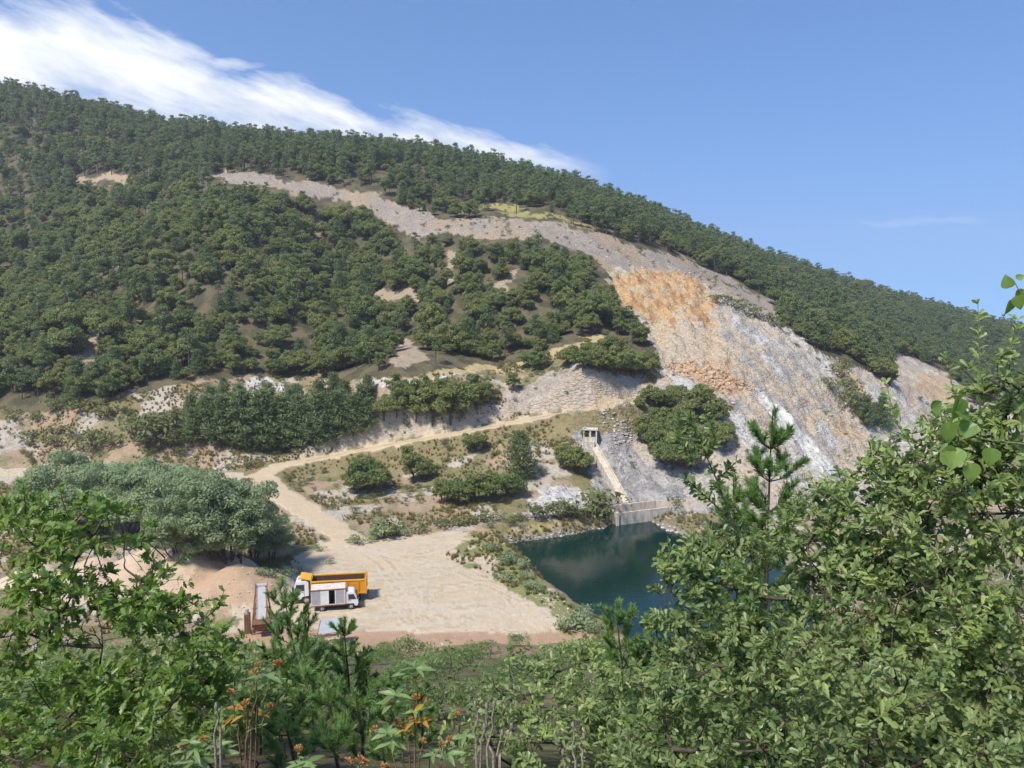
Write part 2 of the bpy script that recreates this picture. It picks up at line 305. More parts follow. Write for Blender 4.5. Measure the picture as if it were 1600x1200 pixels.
    m = ym & (qy > 985); put(m, (.37, .235, .155), (.42, .30, .20), n3)
    m = (sd < 6) & far & (qy > 990) & (qx > 350) & (qx < 900); put(m, (.36, .225, .145), (.42, .29, .19), n3)
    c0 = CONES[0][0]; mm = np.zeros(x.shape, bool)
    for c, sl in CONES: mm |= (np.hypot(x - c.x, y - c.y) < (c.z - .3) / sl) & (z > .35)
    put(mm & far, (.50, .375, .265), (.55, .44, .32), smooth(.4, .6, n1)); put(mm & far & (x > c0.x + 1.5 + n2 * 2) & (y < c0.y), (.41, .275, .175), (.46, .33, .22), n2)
    gm = inpoly(qx, qy, GRASSY) & far; put(gm & (n2 > .42), (.16, .175, .065), (.27, .25, .11), n3)
    put(inpoly(qx, qy, DIKE) & far, (.36, .31, .12), (.34, .27, .15), n3)
    dd, _ = segdist(x, y, POND, True); ins = inpoly(x, y, POND); sd = np.where(ins, -dd, dd)
    put((sd < 1.3) & far & (z < -.1), (.30, .26, .20), (.20, .18, .13), n3); put((z < WATER) & (sd < 1), (.05, .06, .045), (.06, .07, .05), n3)
    near = (D < 72) & (D > 0) & (z > .8) & (D < 76); put(near, (.12, .115, .055), (.21, .165, .10), smooth(.4, .6, n2)); put(near & (D + (n1 - .5) * 30 > 52), (.33, .215, .145), (.25, .19, .11), smooth(.35, .65, n2))
    rockm = (reg('quarry') | reg('scree') | reg('grey') | reg('cutface') | reg('white1') | reg('orange')) & ~qm_c; smo = ym | (rw < 2.6) | mm; rg = np.where(rockm, 1.0, np.where(smo, .0, .45))
    for _ in range(2): rg[1:-1, 1:-1] = (rg[1:-1, 1:-1] * 2 + rg[2:, 1:-1] + rg[:-2, 1:-1] + rg[1:-1, 2:] + rg[1:-1, :-2]) / 6
    nr, nc = D.shape
    co = np.stack([x, y, z], -1).reshape(-1, 3); i = np.arange(nr * nc).reshape(nr, nc)
    q = np.stack([i[:-1, :-1], i[:-1, 1:], i[1:, 1:], i[1:, :-1]], -1).reshape(-1, 4)[:, ::-1]
    co = np.concatenate([co, [[0, 0, 32.35]]]); c = np.arange(nc - 1)
    me = bpy.data.meshes.new('ground'); fan = np.stack([np.full(nc - 1, len(co) - 1), c + 1, c], -1)
    fill_mesh(me, co, [q, fan])
    colr = np.ones((len(co), 4), np.float32); colr[:-1, :3] = C.reshape(-1, 3); colr[-1, :3] = (.1, .09, .05)
    a = me.attributes.new('soil', 'FLOAT_COLOR', 'POINT'); a.data.foreach_set('color', colr.ravel())
    a = me.attributes.new('craggy', 'FLOAT', 'POINT'); a.data.foreach_set('value', np.append(rg.ravel(), .3).astype(np.float32))
    me.polygons.foreach_set('use_smooth', np.ones(len(me.polygons), bool))
    o = bpy.data.objects.new('ground', me); COL.objects.link(o); o['kind'] = 'structure'; o['label'] = 'bare valley floor, quarry face and wooded hillside ground'
    me.materials.append(M_GROUND)
    return o, (azs, rs, x, y, z)

def fill_mesh(me, co, polys):
    me.vertices.add(len(co)); me.vertices.foreach_set('co', np.asarray(co, np.float32).ravel())
    loops = np.concatenate([p.ravel() for p in polys]); tot = np.concatenate([np.full(len(p), p.shape[1]) for p in polys])
    st = np.concatenate([[0], np.cumsum(tot)[:-1]])
    me.loops.add(len(loops)); me.loops.foreach_set('vertex_index', loops.astype(np.int32))
    me.polygons.add(len(tot)); me.polygons.foreach_set('loop_start', st.astype(np.int32)); me.polygons.foreach_set('loop_total', tot.astype(np.int32))
    me.update(calc_edges=True)

# ------------------------------------------------------------------ materials
def new_mat(name, rough=.85, spec=.3):
    m = bpy.data.materials.new(name); m.use_nodes = True; b = m.node_tree.nodes['Principled BSDF']
    b.inputs['Roughness'].default_value = rough; b.inputs['Specular IOR Level'].default_value = spec
    return m, m.node_tree, b
def nz(nt, scale, detail=5, rough=.6, coord='Object', vec=None):
    n = nt.nodes.new('ShaderNodeTexNoise'); n.inputs['Scale'].default_value = scale; n.inputs['Detail'].default_value = detail; n.inputs['Roughness'].default_value = rough
    tc = nt.nodes.new('ShaderNodeTexCoord'); nt.links.new(tc.outputs[coord], n.inputs['Vector']); return n
def ramp(nt, fac, stops):
    r = nt.nodes.new('ShaderNodeValToRGB'); nt.links.new(fac, r.inputs[0]); e = r.color_ramp.elements
    e[0].position, e[0].color = stops[0][0], (*stops[0][1], 1); e[1].position, e[1].color = stops[-1][0], (*stops[-1][1], 1)
    for p, c in stops[1:-1]: k = e.new(p); k.color = (*c, 1)
    return r.outputs[0]
def mul(nt, a, b, fac=1.0):
    n = nt.nodes.new('ShaderNodeMix'); n.data_type = 'RGBA'; n.blend_type = 'MULTIPLY'; n.inputs[0].default_value = fac
    nt.links.new(a, n.inputs['A']); nt.links.new(b, n.inputs['B']); return n.outputs['Result']
def bump(nt, bsdf, h, strength, dist):
    n = nt.nodes.new('ShaderNodeBump'); n.inputs['Strength'].default_value = strength; n.inputs['Distance'].default_value = dist
    nt.links.new(h, n.inputs['Height']); nt.links.new(n.outputs[0], bsdf.inputs['Normal'])
def ground_mat():
    m, nt, b = new_mat('ground', .95, .15)
    at_ = nt.nodes.new('ShaderNodeAttribute'); at_.attribute_name = 'soil'
    n1 = nz(nt, 1.4, 8, .7); n2 = nz(nt, 7, 4, .65)
    cr = nt.nodes.new('ShaderNodeAttribute'); cr.attribute_name = 'craggy'
    c0 = ramp(nt, n1.outputs[0], [(.3, (.88, .875, .87)), (.7, (1.08, 1.08, 1.075))]); c1 = ramp(nt, n1.outputs[0], [(.30, (.52, .51, .50)), (.46, (.98, .98, .98)), (.70, (1.22, 1.21, 1.19))])
    mx = nt.nodes.new('ShaderNodeMix'); mx.data_type = 'RGBA'; nt.links.new(cr.outputs['Fac'], mx.inputs[0]); nt.links.new(c0, mx.inputs['A']); nt.links.new(c1, mx.inputs['B'])
    c2 = ramp(nt, n2.outputs[0], [(.3, (.86, .86, .86)), (.68, (1.12, 1.12, 1.12))])
    nt.links.new(mul(nt, mul(nt, at_.outputs['Color'], mx.outputs['Result']), c2), b.inputs['Base Color'])
    # cracks between blocks of rock
    vo = nt.nodes.new('ShaderNodeTexVoronoi'); vo.feature = 'DISTANCE_TO_EDGE'; vo.inputs['Scale'].default_value = .9; tc = nt.nodes.new('ShaderNodeTexCoord'); mp = nt.nodes.new('ShaderNodeMapping'); mp.inputs['Scale'].default_value = (.7, 1, 1.6); mp.inputs['Rotation'].default_value = (.3, .5, .2)
    nw = nz(nt, .8, 4, .6); av = nt.nodes.new('ShaderNodeVectorMath'); av.operation = 'ADD'; nt.links.new(tc.outputs['Object'], av.inputs[0]); nt.links.new(nw.outputs['Color'], av.inputs[1]); nt.links.new(av.outputs[0], mp.inputs[0]); nt.links.new(mp.outputs[0], vo.inputs['Vector'])
    cl = nt.nodes.new('ShaderNodeMath'); cl.operation = 'MINIMUM'; cl.inputs[1].default_value = .22; nt.links.new(vo.outputs[0], cl.inputs[0])
    m3 = nt.nodes.new('ShaderNodeMath'); m3.operation = 'MULTIPLY_ADD'; m3.inputs[1].default_value = 2.2; nt.links.new(cl.outputs[0], m3.inputs[0]); nt.links.new(n1.outputs[0], m3.inputs[2])
    m4 = nt.nodes.new('ShaderNodeMath'); m4.operation = 'MULTIPLY'; nt.links.new(m3.outputs[0], m4.inputs[0]); nt.links.new(cr.outputs['Fac'], m4.inputs[1])
    m5 = nt.nodes.new('ShaderNodeMath'); m5.operation = 'MULTIPLY_ADD'; m5.inputs[1].default_value = .12; nt.links.new(n2.outputs[0], m5.inputs[0]); nt.links.new(m4.outputs[0], m5.inputs[2])
    bump(nt, b, m5.outputs[0], .9, .45)
    return m
M_GROUND = ground_mat()
GROUND, GRID = build_ground()
#--- NEXT

# ------------------------------------------------------------------ looking things up on the ground
GA, GR, GX, GY, GZ = np.radians(GRID[0]), GRID[1], GRID[2], GRID[3], GRID[4]
def ground_z(x, y):
    x = np.asarray(x, float); y = np.asarray(y, float); a = np.arctan2(x, y); d = np.hypot(x, y)
    i = np.clip(np.searchsorted(GA, a) - 1, 0, len(GA) - 2); j = np.clip(np.searchsorted(GR, d) - 1, 0, len(GR) - 2)
    u = (a - GA[i]) / (GA[i + 1] - GA[i]); v = np.clip((d - GR[j]) / (GR[j + 1] - GR[j]), 0, 1)
    return (GZ[j, i] * (1 - u) + GZ[j, i + 1] * u) * (1 - v) + (GZ[j + 1, i] * (1 - u) + GZ[j + 1, i + 1] * u) * v
_DS = np.concatenate([np.arange(72, 300, .4), np.arange(300, 900, 2)])
def hit(px, py):                                    # where a pixel's ray first meets the ground
    x, y, z = ray(px, py); n = math.hypot(x, y); X = x / n * _DS; Y = y / n * _DS; Z = CAM_H + z / n * _DS
    k = np.nonzero(ground_z(X, Y) >= Z)[0]; k = k[0] if len(k) else len(_DS) - 1
    return Vector((X[k], Y[k], float(ground_z(X[k], Y[k]))))
def tag(o, label=None, cat=None, group=None, kind=None):
    for k, v in (('label', label), ('category', cat), ('group', group), ('kind', kind)):
        if v: o[k] = v
    return o
def empty(name, loc, rz=0):
    o = bpy.data.objects.new(name, None); COL.objects.link(o); o.location = loc; o.rotation_euler = (0, 0, rz); o.empty_display_size = .3; return o
def link(name, me, parent=None, mats=()):
    o = bpy.data.objects.new(name, me); COL.objects.link(o)
    for m in mats: me.materials.append(m)
    if parent is not None: o.parent = parent
    return o

# ------------------------------------------------------------------ water
def water():
    m, nt, b = new_mat('water', .06, .5); b.inputs['Base Color'].default_value = (.004, .024, .019, 1); b.inputs['IOR'].default_value = 1.33
    n = nz(nt, 2.2, 3, .5); n2 = nz(nt, .25, 2, .5); ad = nt.nodes.new('ShaderNodeMath'); ad.operation = 'MULTIPLY'
    nt.links.new(n.outputs[0], ad.inputs[0]); nt.links.new(n2.outputs[0], ad.inputs[1]); bump(nt, b, ad.outputs[0], .2, .10)
    c = np.mean(POND, 0); V = [(c[0] + (p[0] - c[0]) * 1.12, c[1] + (p[1] - c[1]) * 1.12, WATER) for p in POND]
    me = bpy.data.meshes.new('pond_water'); me.from_pydata(V, [], [list(range(len(V)))]); me.update()
    o = link('pond_water', me, None, [m]); tag(o, 'dark green water of the pond', kind='structure')
water()

# ------------------------------------------------------------------ foliage building blocks
def foliage_mat(name, c0, c1, c2, trans=.25, rough=.6, spec=.25, gain=1.65):
    c0, c1, c2 = [(c[0] * gain * 1.02, c[1] * gain * 1.04, c[2] * gain * .88) for c in (c0, c1, c2)]; trans += .08
    m, nt, b = new_mat(name, rough, spec); L = nt.links
    oi = nt.nodes.new('ShaderNodeObjectInfo'); a = nt.nodes.new('ShaderNodeAttribute'); a.attribute_name = 'rnd'
    ad = nt.nodes.new('ShaderNodeMath'); ad.operation = 'ADD'; L.new(oi.outputs['Random'], ad.inputs[0]); L.new(a.outputs['Fac'], ad.inputs[1])
    fr = nt.nodes.new('ShaderNodeMath'); fr.operation = 'PINGPONG'; fr.inputs[1].default_value = 1; L.new(ad.outputs[0], fr.inputs[0])
    col = ramp(nt, fr.outputs[0], [(.0, c0), (.5, c1), (1, c2)]); L.new(col, b.inputs['Base Color'])
    tr = nt.nodes.new('ShaderNodeBsdfTranslucent'); mx = nt.nodes.new('ShaderNodeMixShader'); mx.inputs[0].default_value = trans
    br = nt.nodes.new('ShaderNodeHueSaturation'); br.inputs['Value'].default_value = 1.5; br.inputs['Saturation'].default_value = 1.15; L.new(col, br.inputs['Color']); L.new(br.outputs[0], tr.inputs[0])
    L.new(b.outputs[0], mx.inputs[1]); L.new(tr.outputs[0], mx.inputs[2]); L.new(mx.outputs[0], nt.nodes['Material Output'].inputs[0])
    return m
def bark_mat(name, c0, c1, sc=20):
    m, nt, b = new_mat(name, .9, .2); n = nz(nt, sc, 5, .7); L = nt.links
    L.new(ramp(nt, n.outputs[0], [(.35, c0), (.65, c1)]), b.inputs['Base Color']); bump(nt, b, n.outputs[0], .6, .02); return m
M_OAKFAR = foliage_mat('oak_far', (.058, .090, .040), (.105, .134, .056), (.175, .172, .074), .35)
M_PINEFAR = foliage_mat('pine_far', (.050, .080, .042), (.080, .110, .054), (.118, .136, .066), .3)
M_SHRUB = foliage_mat('shrub', (.050, .070, .030), (.085, .100, .045), (.13, .13, .062), .2)
M_WILLOW = foliage_mat('willow', (.105, .138, .082), (.145, .180, .112), (.195, .225, .150), .35)
M_DRYGRASS = foliage_mat('dry_grass', (.14, .13, .05), (.23, .195, .085), (.32, .26, .13), .2, .9, .1, gain=1.0)
M_GREENGRASS = foliage_mat('green_grass', (.10, .135, .045), (.16, .175, .07), (.24, .22, .10), .2, .9, .1, gain=1.0)
M_BARK = bark_mat('bark', (.06, .045, .033), (.15, .12, .09), 6)

def unit(v): return v / np.maximum(np.linalg.norm(v, axis=-1, keepdims=True), 1e-9)
def quads(C, Nn, sx, sy, up=None):
    n = len(C); Nn = unit(Nn); r = rng.normal(size=(n, 3)) if up is None else up + rng.normal(size=(n, 3)) * .35
    t = unit(np.cross(Nn, r)); b = np.cross(Nn, t)            # b follows 'up'
    sx = np.asarray(sx)[:, None]; sy = np.asarray(sy)[:, None]
    V = np.stack([C - b * sy, C + t * sx * .8 + Nn * sx * .15, C + b * sy, C - t * sx * .8 + Nn * sx * .15], 1)
    return V.reshape(-1, 3), np.arange(n * 4).reshape(n, 4)
def soup(name, V, F, rnd_per_face=None, mats=()):
    me = bpy.data.meshes.new(name); fill_mesh(me, V, F if isinstance(F, list) else [F])
    if rnd_per_face is not None:
        a = me.attributes.new('rnd', 'FLOAT', 'FACE'); a.data.foreach_set('value', np.asarray(rnd_per_face, np.float32))
    for m in mats: me.materials.append(m)
    return me
def tube(pts, rad, k=5):                                     # tapered tube through pts -> verts, quads
    pts = np.asarray(pts, float); rad = np.asarray(rad, float); n = len(pts)
    t = np.gradient(pts, axis=0); t = unit(t); ref = np.where(np.abs(t[:, 2:3]) > .9, [[1., 0, 0]], [[0., 0, 1]])
    u = unit(np.cross(t, ref)); v = np.cross(t, u); a = np.linspace(0, 2 * np.pi, k, endpoint=False)
    V = pts[:, None] + rad[:, None, None] * (np.cos(a)[None, :, None] * u[:, None] + np.sin(a)[None, :, None] * v[:, None])
    i = np.arange(n * k).reshape(n, k); q = np.stack([i[:-1], np.roll(i, -1, 1)[:-1], np.roll(i, -1, 1)[1:], i[1:]], -1).reshape(-1, 4)
    return V.reshape(-1, 3), q
class Wood:
    def __init__(s): s.V = []; s.F = []; s.n = 0
    def add(s, pts, rad, k=5):
        V, F = tube(pts, rad, k); s.V.append(V); s.F.append(F + s.n); s.n += len(V)
    def bend(s, a, b, r0, r1, k=5, sag=.1, n=5):
        a = np.asarray(a, float); b = np.asarray(b, float); t = np.linspace(0, 1, n)[:, None]; L = np.linalg.norm(b - a)
        off = rng.normal(size=3) * sag * L; P = a + (b - a) * t + off * (t * (1 - t)) * 2 + rng.normal(size=(n, 3)) * .012 * L * (t * (1 - t)) * 4
        s.add(P, np.linspace(r0, r1, n), k); return P
    def mesh(s, name, mats): return soup(name, np.concatenate(s.V), np.concatenate(s.F), None, mats)

def sphere_pts(n): return unit(rng.normal(size=(n, 3)))
def crown_lobes(lobes, per, s0, s1, up=.15, jit=.75):        # leaf clumps spread over and just inside lumpy lobes
    Cs = []; Ns = []; rn = []
    for (c, r) in lobes:
        n = max(8, int(per * r * r)); d = sphere_pts(n); d[:, 2] = np.where(d[:, 2] < -.35, -d[:, 2] * .6, d[:, 2]); d = unit(d)
        q = rng.uniform(.55, 1.12, n) ** .7 + (rng.uniform(size=n) < .08) * .22
        Cs.append(np.asarray(c) + d * (q * r)[:, None] * [1, 1, .85]); Ns.append(d + [0, 0, up] + rng.normal(size=(n, 3)) * jit); rn.append(np.clip(rng.normal(.5, .22, n) + rng.normal(0, .12), 0, 1))
    C = np.concatenate(Cs); N_ = np.concatenate(Ns); rn = np.concatenate(rn); sz = rng.uniform(s0, s1, len(C))
    return quads(C, N_, sz * .62, sz) + (rn,)
def oak_variant(h=5.0, w_=2.1, nl=17, low=False):
    wd = Wood(); lob = []
    top = .62 * h if not low else .5 * h; cz = .55 * h if not low else .46 * h; rz = h * .43 if not low else h * .50
    tr = np.array([[0, 0, -.4], [.05, .02, .1 * h], [rng.normal() * .12, rng.normal() * .12, .3 * h], [rng.normal() * .2, rng.normal() * .2, top]])
    wd.add(tr, [.035 * h, .026 * h, .02 * h, .008 * h], 6)
    for i in range(nl):
        d = unit(rng.normal(size=3)); d[2] = abs(d[2]) * 1.1 - (.35 if not low else .5); d = unit(d)
        k = rng.uniform(.5, .92); c = np.array([d[0] * w_ * k, d[1] * w_ * k, cz + d[2] * rz * k]); lob.append((c, rng.uniform(.20, .36) * w_))
        if i % 2 == 0: wd.bend(tr[2] * rng.uniform(.7, 1), c, .012 * h, .003 * h, 4)
    lob.append((np.array([0, 0, cz]), w_ * .5))
    V, F, rn = crown_lobes(lob, 230 if not low else 260, .11, .26, .15, .95)
    return wd.mesh('oak_trunk', [M_BARK]), soup('oak_crown', V, F, rn, [M_OAKFAR])
def pine_young(h=5.0):
    wd = Wood(); wd.add([[0, 0, -.4], [0.02, 0, h * .5], [0, .03, h * .97]], [.022 * h, .014 * h, .003 * h], 6)
    C = []; Nn = []; U = []; rn = []
    z = .06 * h; ph = 0
    while z < .95 * h:
        Lz = .40 * h * (1 - z / h) ** .75 * rng.uniform(.75, 1.1) + .05 * h; nb = rng.integers(5, 8); ph += 1
        for b in range(nb):
            a = ph + 2 * np.pi * b / nb + rng.normal() * .25; L = Lz * rng.uniform(.7, 1.15); dirv = np.array([np.cos(a), np.sin(a), 0])
            tip = dirv * L + [0, 0, z + L * rng.uniform(.12, .4)]; wd.add([[0, 0, z], tip * .55 + np.array([0, 0, z]) * .45 - [0, 0, .03], tip], [.006 * h, .004 * h, .002 * h], 3)
            m = int(16 + 26 * L / (.4 * h)); t = rng.uniform(.22, 1.04, m); p = np.outer(t, tip) + np.outer(1 - t, [0, 0, z]); spread = .085 * h * (1.15 - t * .6)
            p = p + rng.normal(size=(m, 3)) * spread[:, None] * [.8, .8, .45]
            C.append(p); U.append(np.tile(unit(dirv * .8 + [0, 0, .7]), (m, 1))); Nn.append(rng.normal(size=(m, 3)) * .8 + [0, 0, .8]); rn.append(np.clip(rng.normal(.5, .25, m), 0, 1))
        z += h * rng.uniform(.06, .085)
    C = np.concatenate(C); sz = rng.uniform(.026, .046, len(C)) * h
    V, F = quads(C, np.concatenate(Nn), sz * .42, sz * 1.15, np.concatenate(U))
    return wd.mesh('pine_trunk', [M_BARK]), soup('pine_crown', V, F, np.concatenate(rn), [M_PINEFAR])
def pine_tall(h=8.0):
    wd = Wood(); bx, by = rng.normal(size=2) * .15; wd.add([[0, 0, -.5], [bx, by, h * .45], [bx * 1.6, by * 1.3, h * .95]], [.02 * h, .014 * h, .005 * h], 6)
    lob = []
    for i in range(15):
        z = h * rng.uniform(.42, .96); k = (1 - (z / h - .42) / .62) ** .6; a = rng.uniform(0, 6.28); r = h * .19 * k * rng.uniform(.5, 1.1)
        c = np.array([bx + np.cos(a) * r, by + np.sin(a) * r, z]); lob.append((c, h * rng.uniform(.06, .105))); wd.bend([bx, by, z - .25], c, .006 * h, .002 * h, 3)
    lob.append((np.array([bx * 1.5, by * 1.5, h * .93]), h * .07))
    V, F, rn = crown_lobes(lob, 95, .13, .30, .5)
    return wd.mesh('tall_pine_trunk', [M_BARK]), soup('tall_pine_crown', V, F, rn, [M_PINEFAR])
def shrub_variant(h=1.5, mat=None, spiky=False):
    wd = Wood(); lob = []
    for i in range(9):
        a = rng.uniform(0, 6.28); r = rng.uniform(.1, .75) * h * .75; c = np.array([np.cos(a) * r, np.sin(a) * r, h * rng.uniform(.3, .72)]); lob.append((c, h * rng.uniform(.2, .34)))
        wd.bend([0, 0, -.1], c, .012 * h, .004 * h, 3)
    V, F, rn = crown_lobes(lob, 260 / (h * h) * 1.2, .055 * h, .11 * h, .3, .9)
    return wd.mesh('shrub_stems', [M_BARK]), soup('shrub_foliage', V, F, rn, [mat or M_SHRUB])
def willow_variant(h=10.0, w_=5.0):
    wd = Wood(); lob = []
    for i in range(5): wd.bend([rng.normal() * .4, rng.normal() * .4, -.4], [rng.normal() * w_ * .4, rng.normal() * w_ * .4, h * .6], .14, .03, 5)
    for i in range(46):
        d = unit(rng.normal(size=3)); d[2] = abs(d[2]) * 1.3 - .5; d = unit(d); k = rng.uniform(.55, .88)
        lob.append((np.array([d[0] * w_ * k, d[1] * w_ * k, max(h * .12, h * .46 + d[2] * h * .52 * k)]), rng.uniform(.16, .26) * w_))
    lob.append((np.array([0, 0, h * .45]), w_ * .5))
    V, F, rn = crown_lobes(lob, 230, .10, .24, .35, .7)
    return wd.mesh('willow_stems', [M_BARK]), soup('willow_crown', V, F, rn, [M_WILLOW])
VAR = dict(oak=[oak_variant(5, 2.2, 32), oak_variant(5, 1.7, 28), oak_variant(5, 2.0, 34, True), oak_variant(5, 2.3, 34, True), oak_variant(5, 1.6, 28, True), oak_variant(5, 2.6, 40, True)],
           pine=[pine_young() for _ in range(3)], tall=[pine_tall() for _ in range(4)],
           shrub=[shrub_variant() for _ in range(4)], willow=[willow_variant() for _ in range(3)], wshrub=[shrub_variant(1.5, M_WILLOW) for _ in range(2)])
HREF = dict(oak=5., pine=5., tall=8., shrub=1.5, willow=10., wshrub=1.5)
PARTS = dict(oak=('trunk', 'crown'), pine=('trunk', 'crown'), tall=('trunk', 'crown'), shrub=('stems', 'foliage'), willow=('trunk', 'crown'), wshrub=('stems', 'foliage'))
NAMES = dict(oak='oak_tree', pine='young_pine_tree', tall='pine_tree', shrub='shrub', willow='willow_tree', wshrub='grey_shrub')
CATS = dict(oak='tree', pine='tree', tall='tree', shrub='shrub', willow='tree', wshrub='shrub')
def plant(kind, p, h, label, group, wide=1.0, var=None):
    v = VAR[kind][rng.integers(len(VAR[kind])) if var is None else var]; s = h / HREF[kind]
    o = empty(NAMES[kind], p, rng.uniform(0, 6.28)); o.scale = (s * wide, s * wide, s)
    tag(o, label, CATS[kind], group)
    for nm, me in zip(PARTS[kind], v): link(nm, me, o)
    return o

# ------------------------------------------------------------------ the woods: where every tree of the hillside stands
BARE = ['scree', 'scree_l', 'quarry', 'white2', 'cutface', 'bench2', 'gullyA', 'gullyB', 'gullyC', 'gullyD', 'gullyE', 'gullyF', 'gullyG', 'gullyH', 'dryg']
def woods():
    n = 52000; d = np.sqrt(rng.uniform(150 ** 2, 740 ** 2, n)); a = rng.uniform(R(-40), R(40), n); x = d * np.sin(a); y = d * np.cos(a)
    z = ground_z(x, y); px, py = project(x, y, z)
    q = fbm(x * .05, y * .05, 81); kind = np.zeros(n, int); hgt = np.clip(rng.lognormal(1.55, .30, n), 2.2, 9) * (.75 + .5 * q)
    upper = smooth(300, 235, py - np.interp(px, [0, 560, 700, 1000, 1200, 1600], [40, 55, 70, 120, 200, 220]))
    pine_p = np.where(px > 1180, .55, .10 + .62 * upper)
    r = rng.uniform(size=n); kind = np.where(r < pine_p, 2, np.where(rng.uniform(size=n) < .16, 1, 0))
    hgt = np.where(kind == 2, np.clip(rng.lognormal(1.95, .28, n), 3.5, 12), hgt); hgt = np.where(px > 1150, hgt * 1.05, hgt)
    hp = hgt * FOC / np.maximum(y, 1)
    ok = ~inpoly(px, py, SCRUB_TOP) & (d < 735) & (px > -120) & (px < 1720)
    for nme in BARE:
        g = np.array(PG[nme], float)
        for f in (0, .35, .75): ok &= ~inpoly(px, py - hp * f, g)
    dens = np.clip(1.25 - 1.2 * smooth(.5, .7, fbm(x * .07, y * .07, 82)), .25, 1)
    thin = inpoly(px, py, [(560, 330), (950, 420), (1010, 560), (700, 600), (560, 600), (600, 430)]); dens = np.where(thin, dens * .8, dens)
    ok &= rng.uniform(size=n) < dens * np.where(d > 330, .72, .9)
    return [v[ok] for v in (x, y, z, px, py, kind, hgt, hp)]
def scatter_stuff(name, protos, P, rotz, scl, idx, label, extra_rot=None):   # one uncountable mass: a point cloud carrying instances
    me = bpy.data.meshes.new(name); me.vertices.add(len(P)); me.vertices.foreach_set('co', np.asarray(P, np.float32).ravel())
    for nm, ty, v in (('rotz', 'FLOAT', rotz), ('scl', 'FLOAT', scl), ('pick', 'INT', idx)):
        a = me.attributes.new(nm, ty, 'POINT'); a.data.foreach_set('value', np.asarray(v, np.float32 if ty == 'FLOAT' else np.int32))
    o = bpy.data.objects.new(name, me); COL.objects.link(o); tag(o, label, None, None, 'stuff')
    ng = bpy.data.node_groups.new(name, 'GeometryNodeTree'); ng.interface.new_socket('Geometry', in_out='INPUT', socket_type='NodeSocketGeometry'); ng.interface.new_socket('Geometry', in_out='OUTPUT', socket_type='NodeSocketGeometry')
    N = ng.nodes; L = ng.links; gi = N.new('NodeGroupInput'); go = N.new('NodeGroupOutput'); ip = N.new('GeometryNodeInstanceOnPoints')
    jg = N.new('GeometryNodeJoinGeometry')
    for pr in reversed(protos):
        oi = N.new('GeometryNodeObjectInfo'); oi.inputs['Object'].default_value = pr; oi.inputs['As Instance'].default_value = True; L.new(oi.outputs['Geometry'], jg.inputs[0])
    def attr(nm, ty):
        a = N.new('GeometryNodeInputNamedAttribute'); a.data_type = ty; a.inputs[0].default_value = nm; return a.outputs[0]
    cx = N.new('ShaderNodeCombineXYZ'); L.new(attr('rotz', 'FLOAT'), cx.inputs[2])
    L.new(gi.outputs[0], ip.inputs['Points']); L.new(jg.outputs[0], ip.inputs['Instance']); ip.inputs['Pick Instance'].default_value = True
    L.new(attr('pick', 'INT'), ip.inputs['Instance Index']); L.new(cx.outputs[0], ip.inputs['Rotation']); L.new(attr('scl', 'FLOAT'), ip.inputs['Scale'])
    L.new(ip.outputs[0], go.inputs[0]); md = o.modifiers.new('scatter', 'NODES'); md.node_group = ng
    return o
def joined_proto(name, pair):                       # trunk and crown as one mesh, for the far mass only
    bm = bmesh.new(); me = bpy.data.meshes.new(name)
    for k, m in enumerate(pair):
        n0 = len(bm.faces); bm.from_mesh(m); bm.faces.ensure_lookup_table()
        for f in bm.faces[n0:]: f.material_index = k
    bm.to_mesh(me); bm.free()
    for m in pair: me.materials.append(m.materials[0])
    return bpy.data.objects.new(name, me)
def grow_woods():
    x, y, z, px, py, kind, h, hp = woods()
    KN = ['oak', 'pine', 'tall']; rest = []
    protos = []; start = {}
    for k in KN:
        start[k] = len(protos); protos += [joined_proto(k + '_far', v) for v in VAR[k]]
    for ki, k in enumerate(KN):
        i = np.nonzero((kind == ki) & (px > 10) & (px < 1590) & (py < 760))[0]; i = i[np.argsort(-hp[i])][:270 if k == 'pine' else 240]; s = np.zeros(len(x), bool); s[i] = True
        for j in i:
            right = px[j] > 1180
            zone = ('in the woods beyond the quarry' if right else 'on the slope below the scree bench' if py[j] > np.interp(px[j], [0, 330, 700, 1200], [290, 285, 350, 480]) else 'above the scree bench')
            nm = {'oak': 'round bushy green oak', 'pine': 'small dark conical pine', 'tall': 'taller dark pine with bare lower trunk'}[k]
            plant(k, (x[j], y[j], z[j] - .1), h[j], nm + ' ' + zone, nm + 's ' + zone)
        rest.append(np.nonzero((kind == ki) & ~s)[0])
    P = []; S = []; I = []
    for k, r in zip(KN, rest):
        P.append(np.stack([x[r], y[r], z[r] - .1], -1)); S.append(h[r] / HREF[k]); I.append(start[k] + rng.integers(0, len(VAR[k]), len(r)))
    P = np.concatenate(P); scatter_stuff('forest', protos, P, rng.uniform(0, 6.28, len(P)), np.concatenate(S), np.concatenate(I), 'dense green mass of oak and pine woods covering the far hillside')
grow_woods()

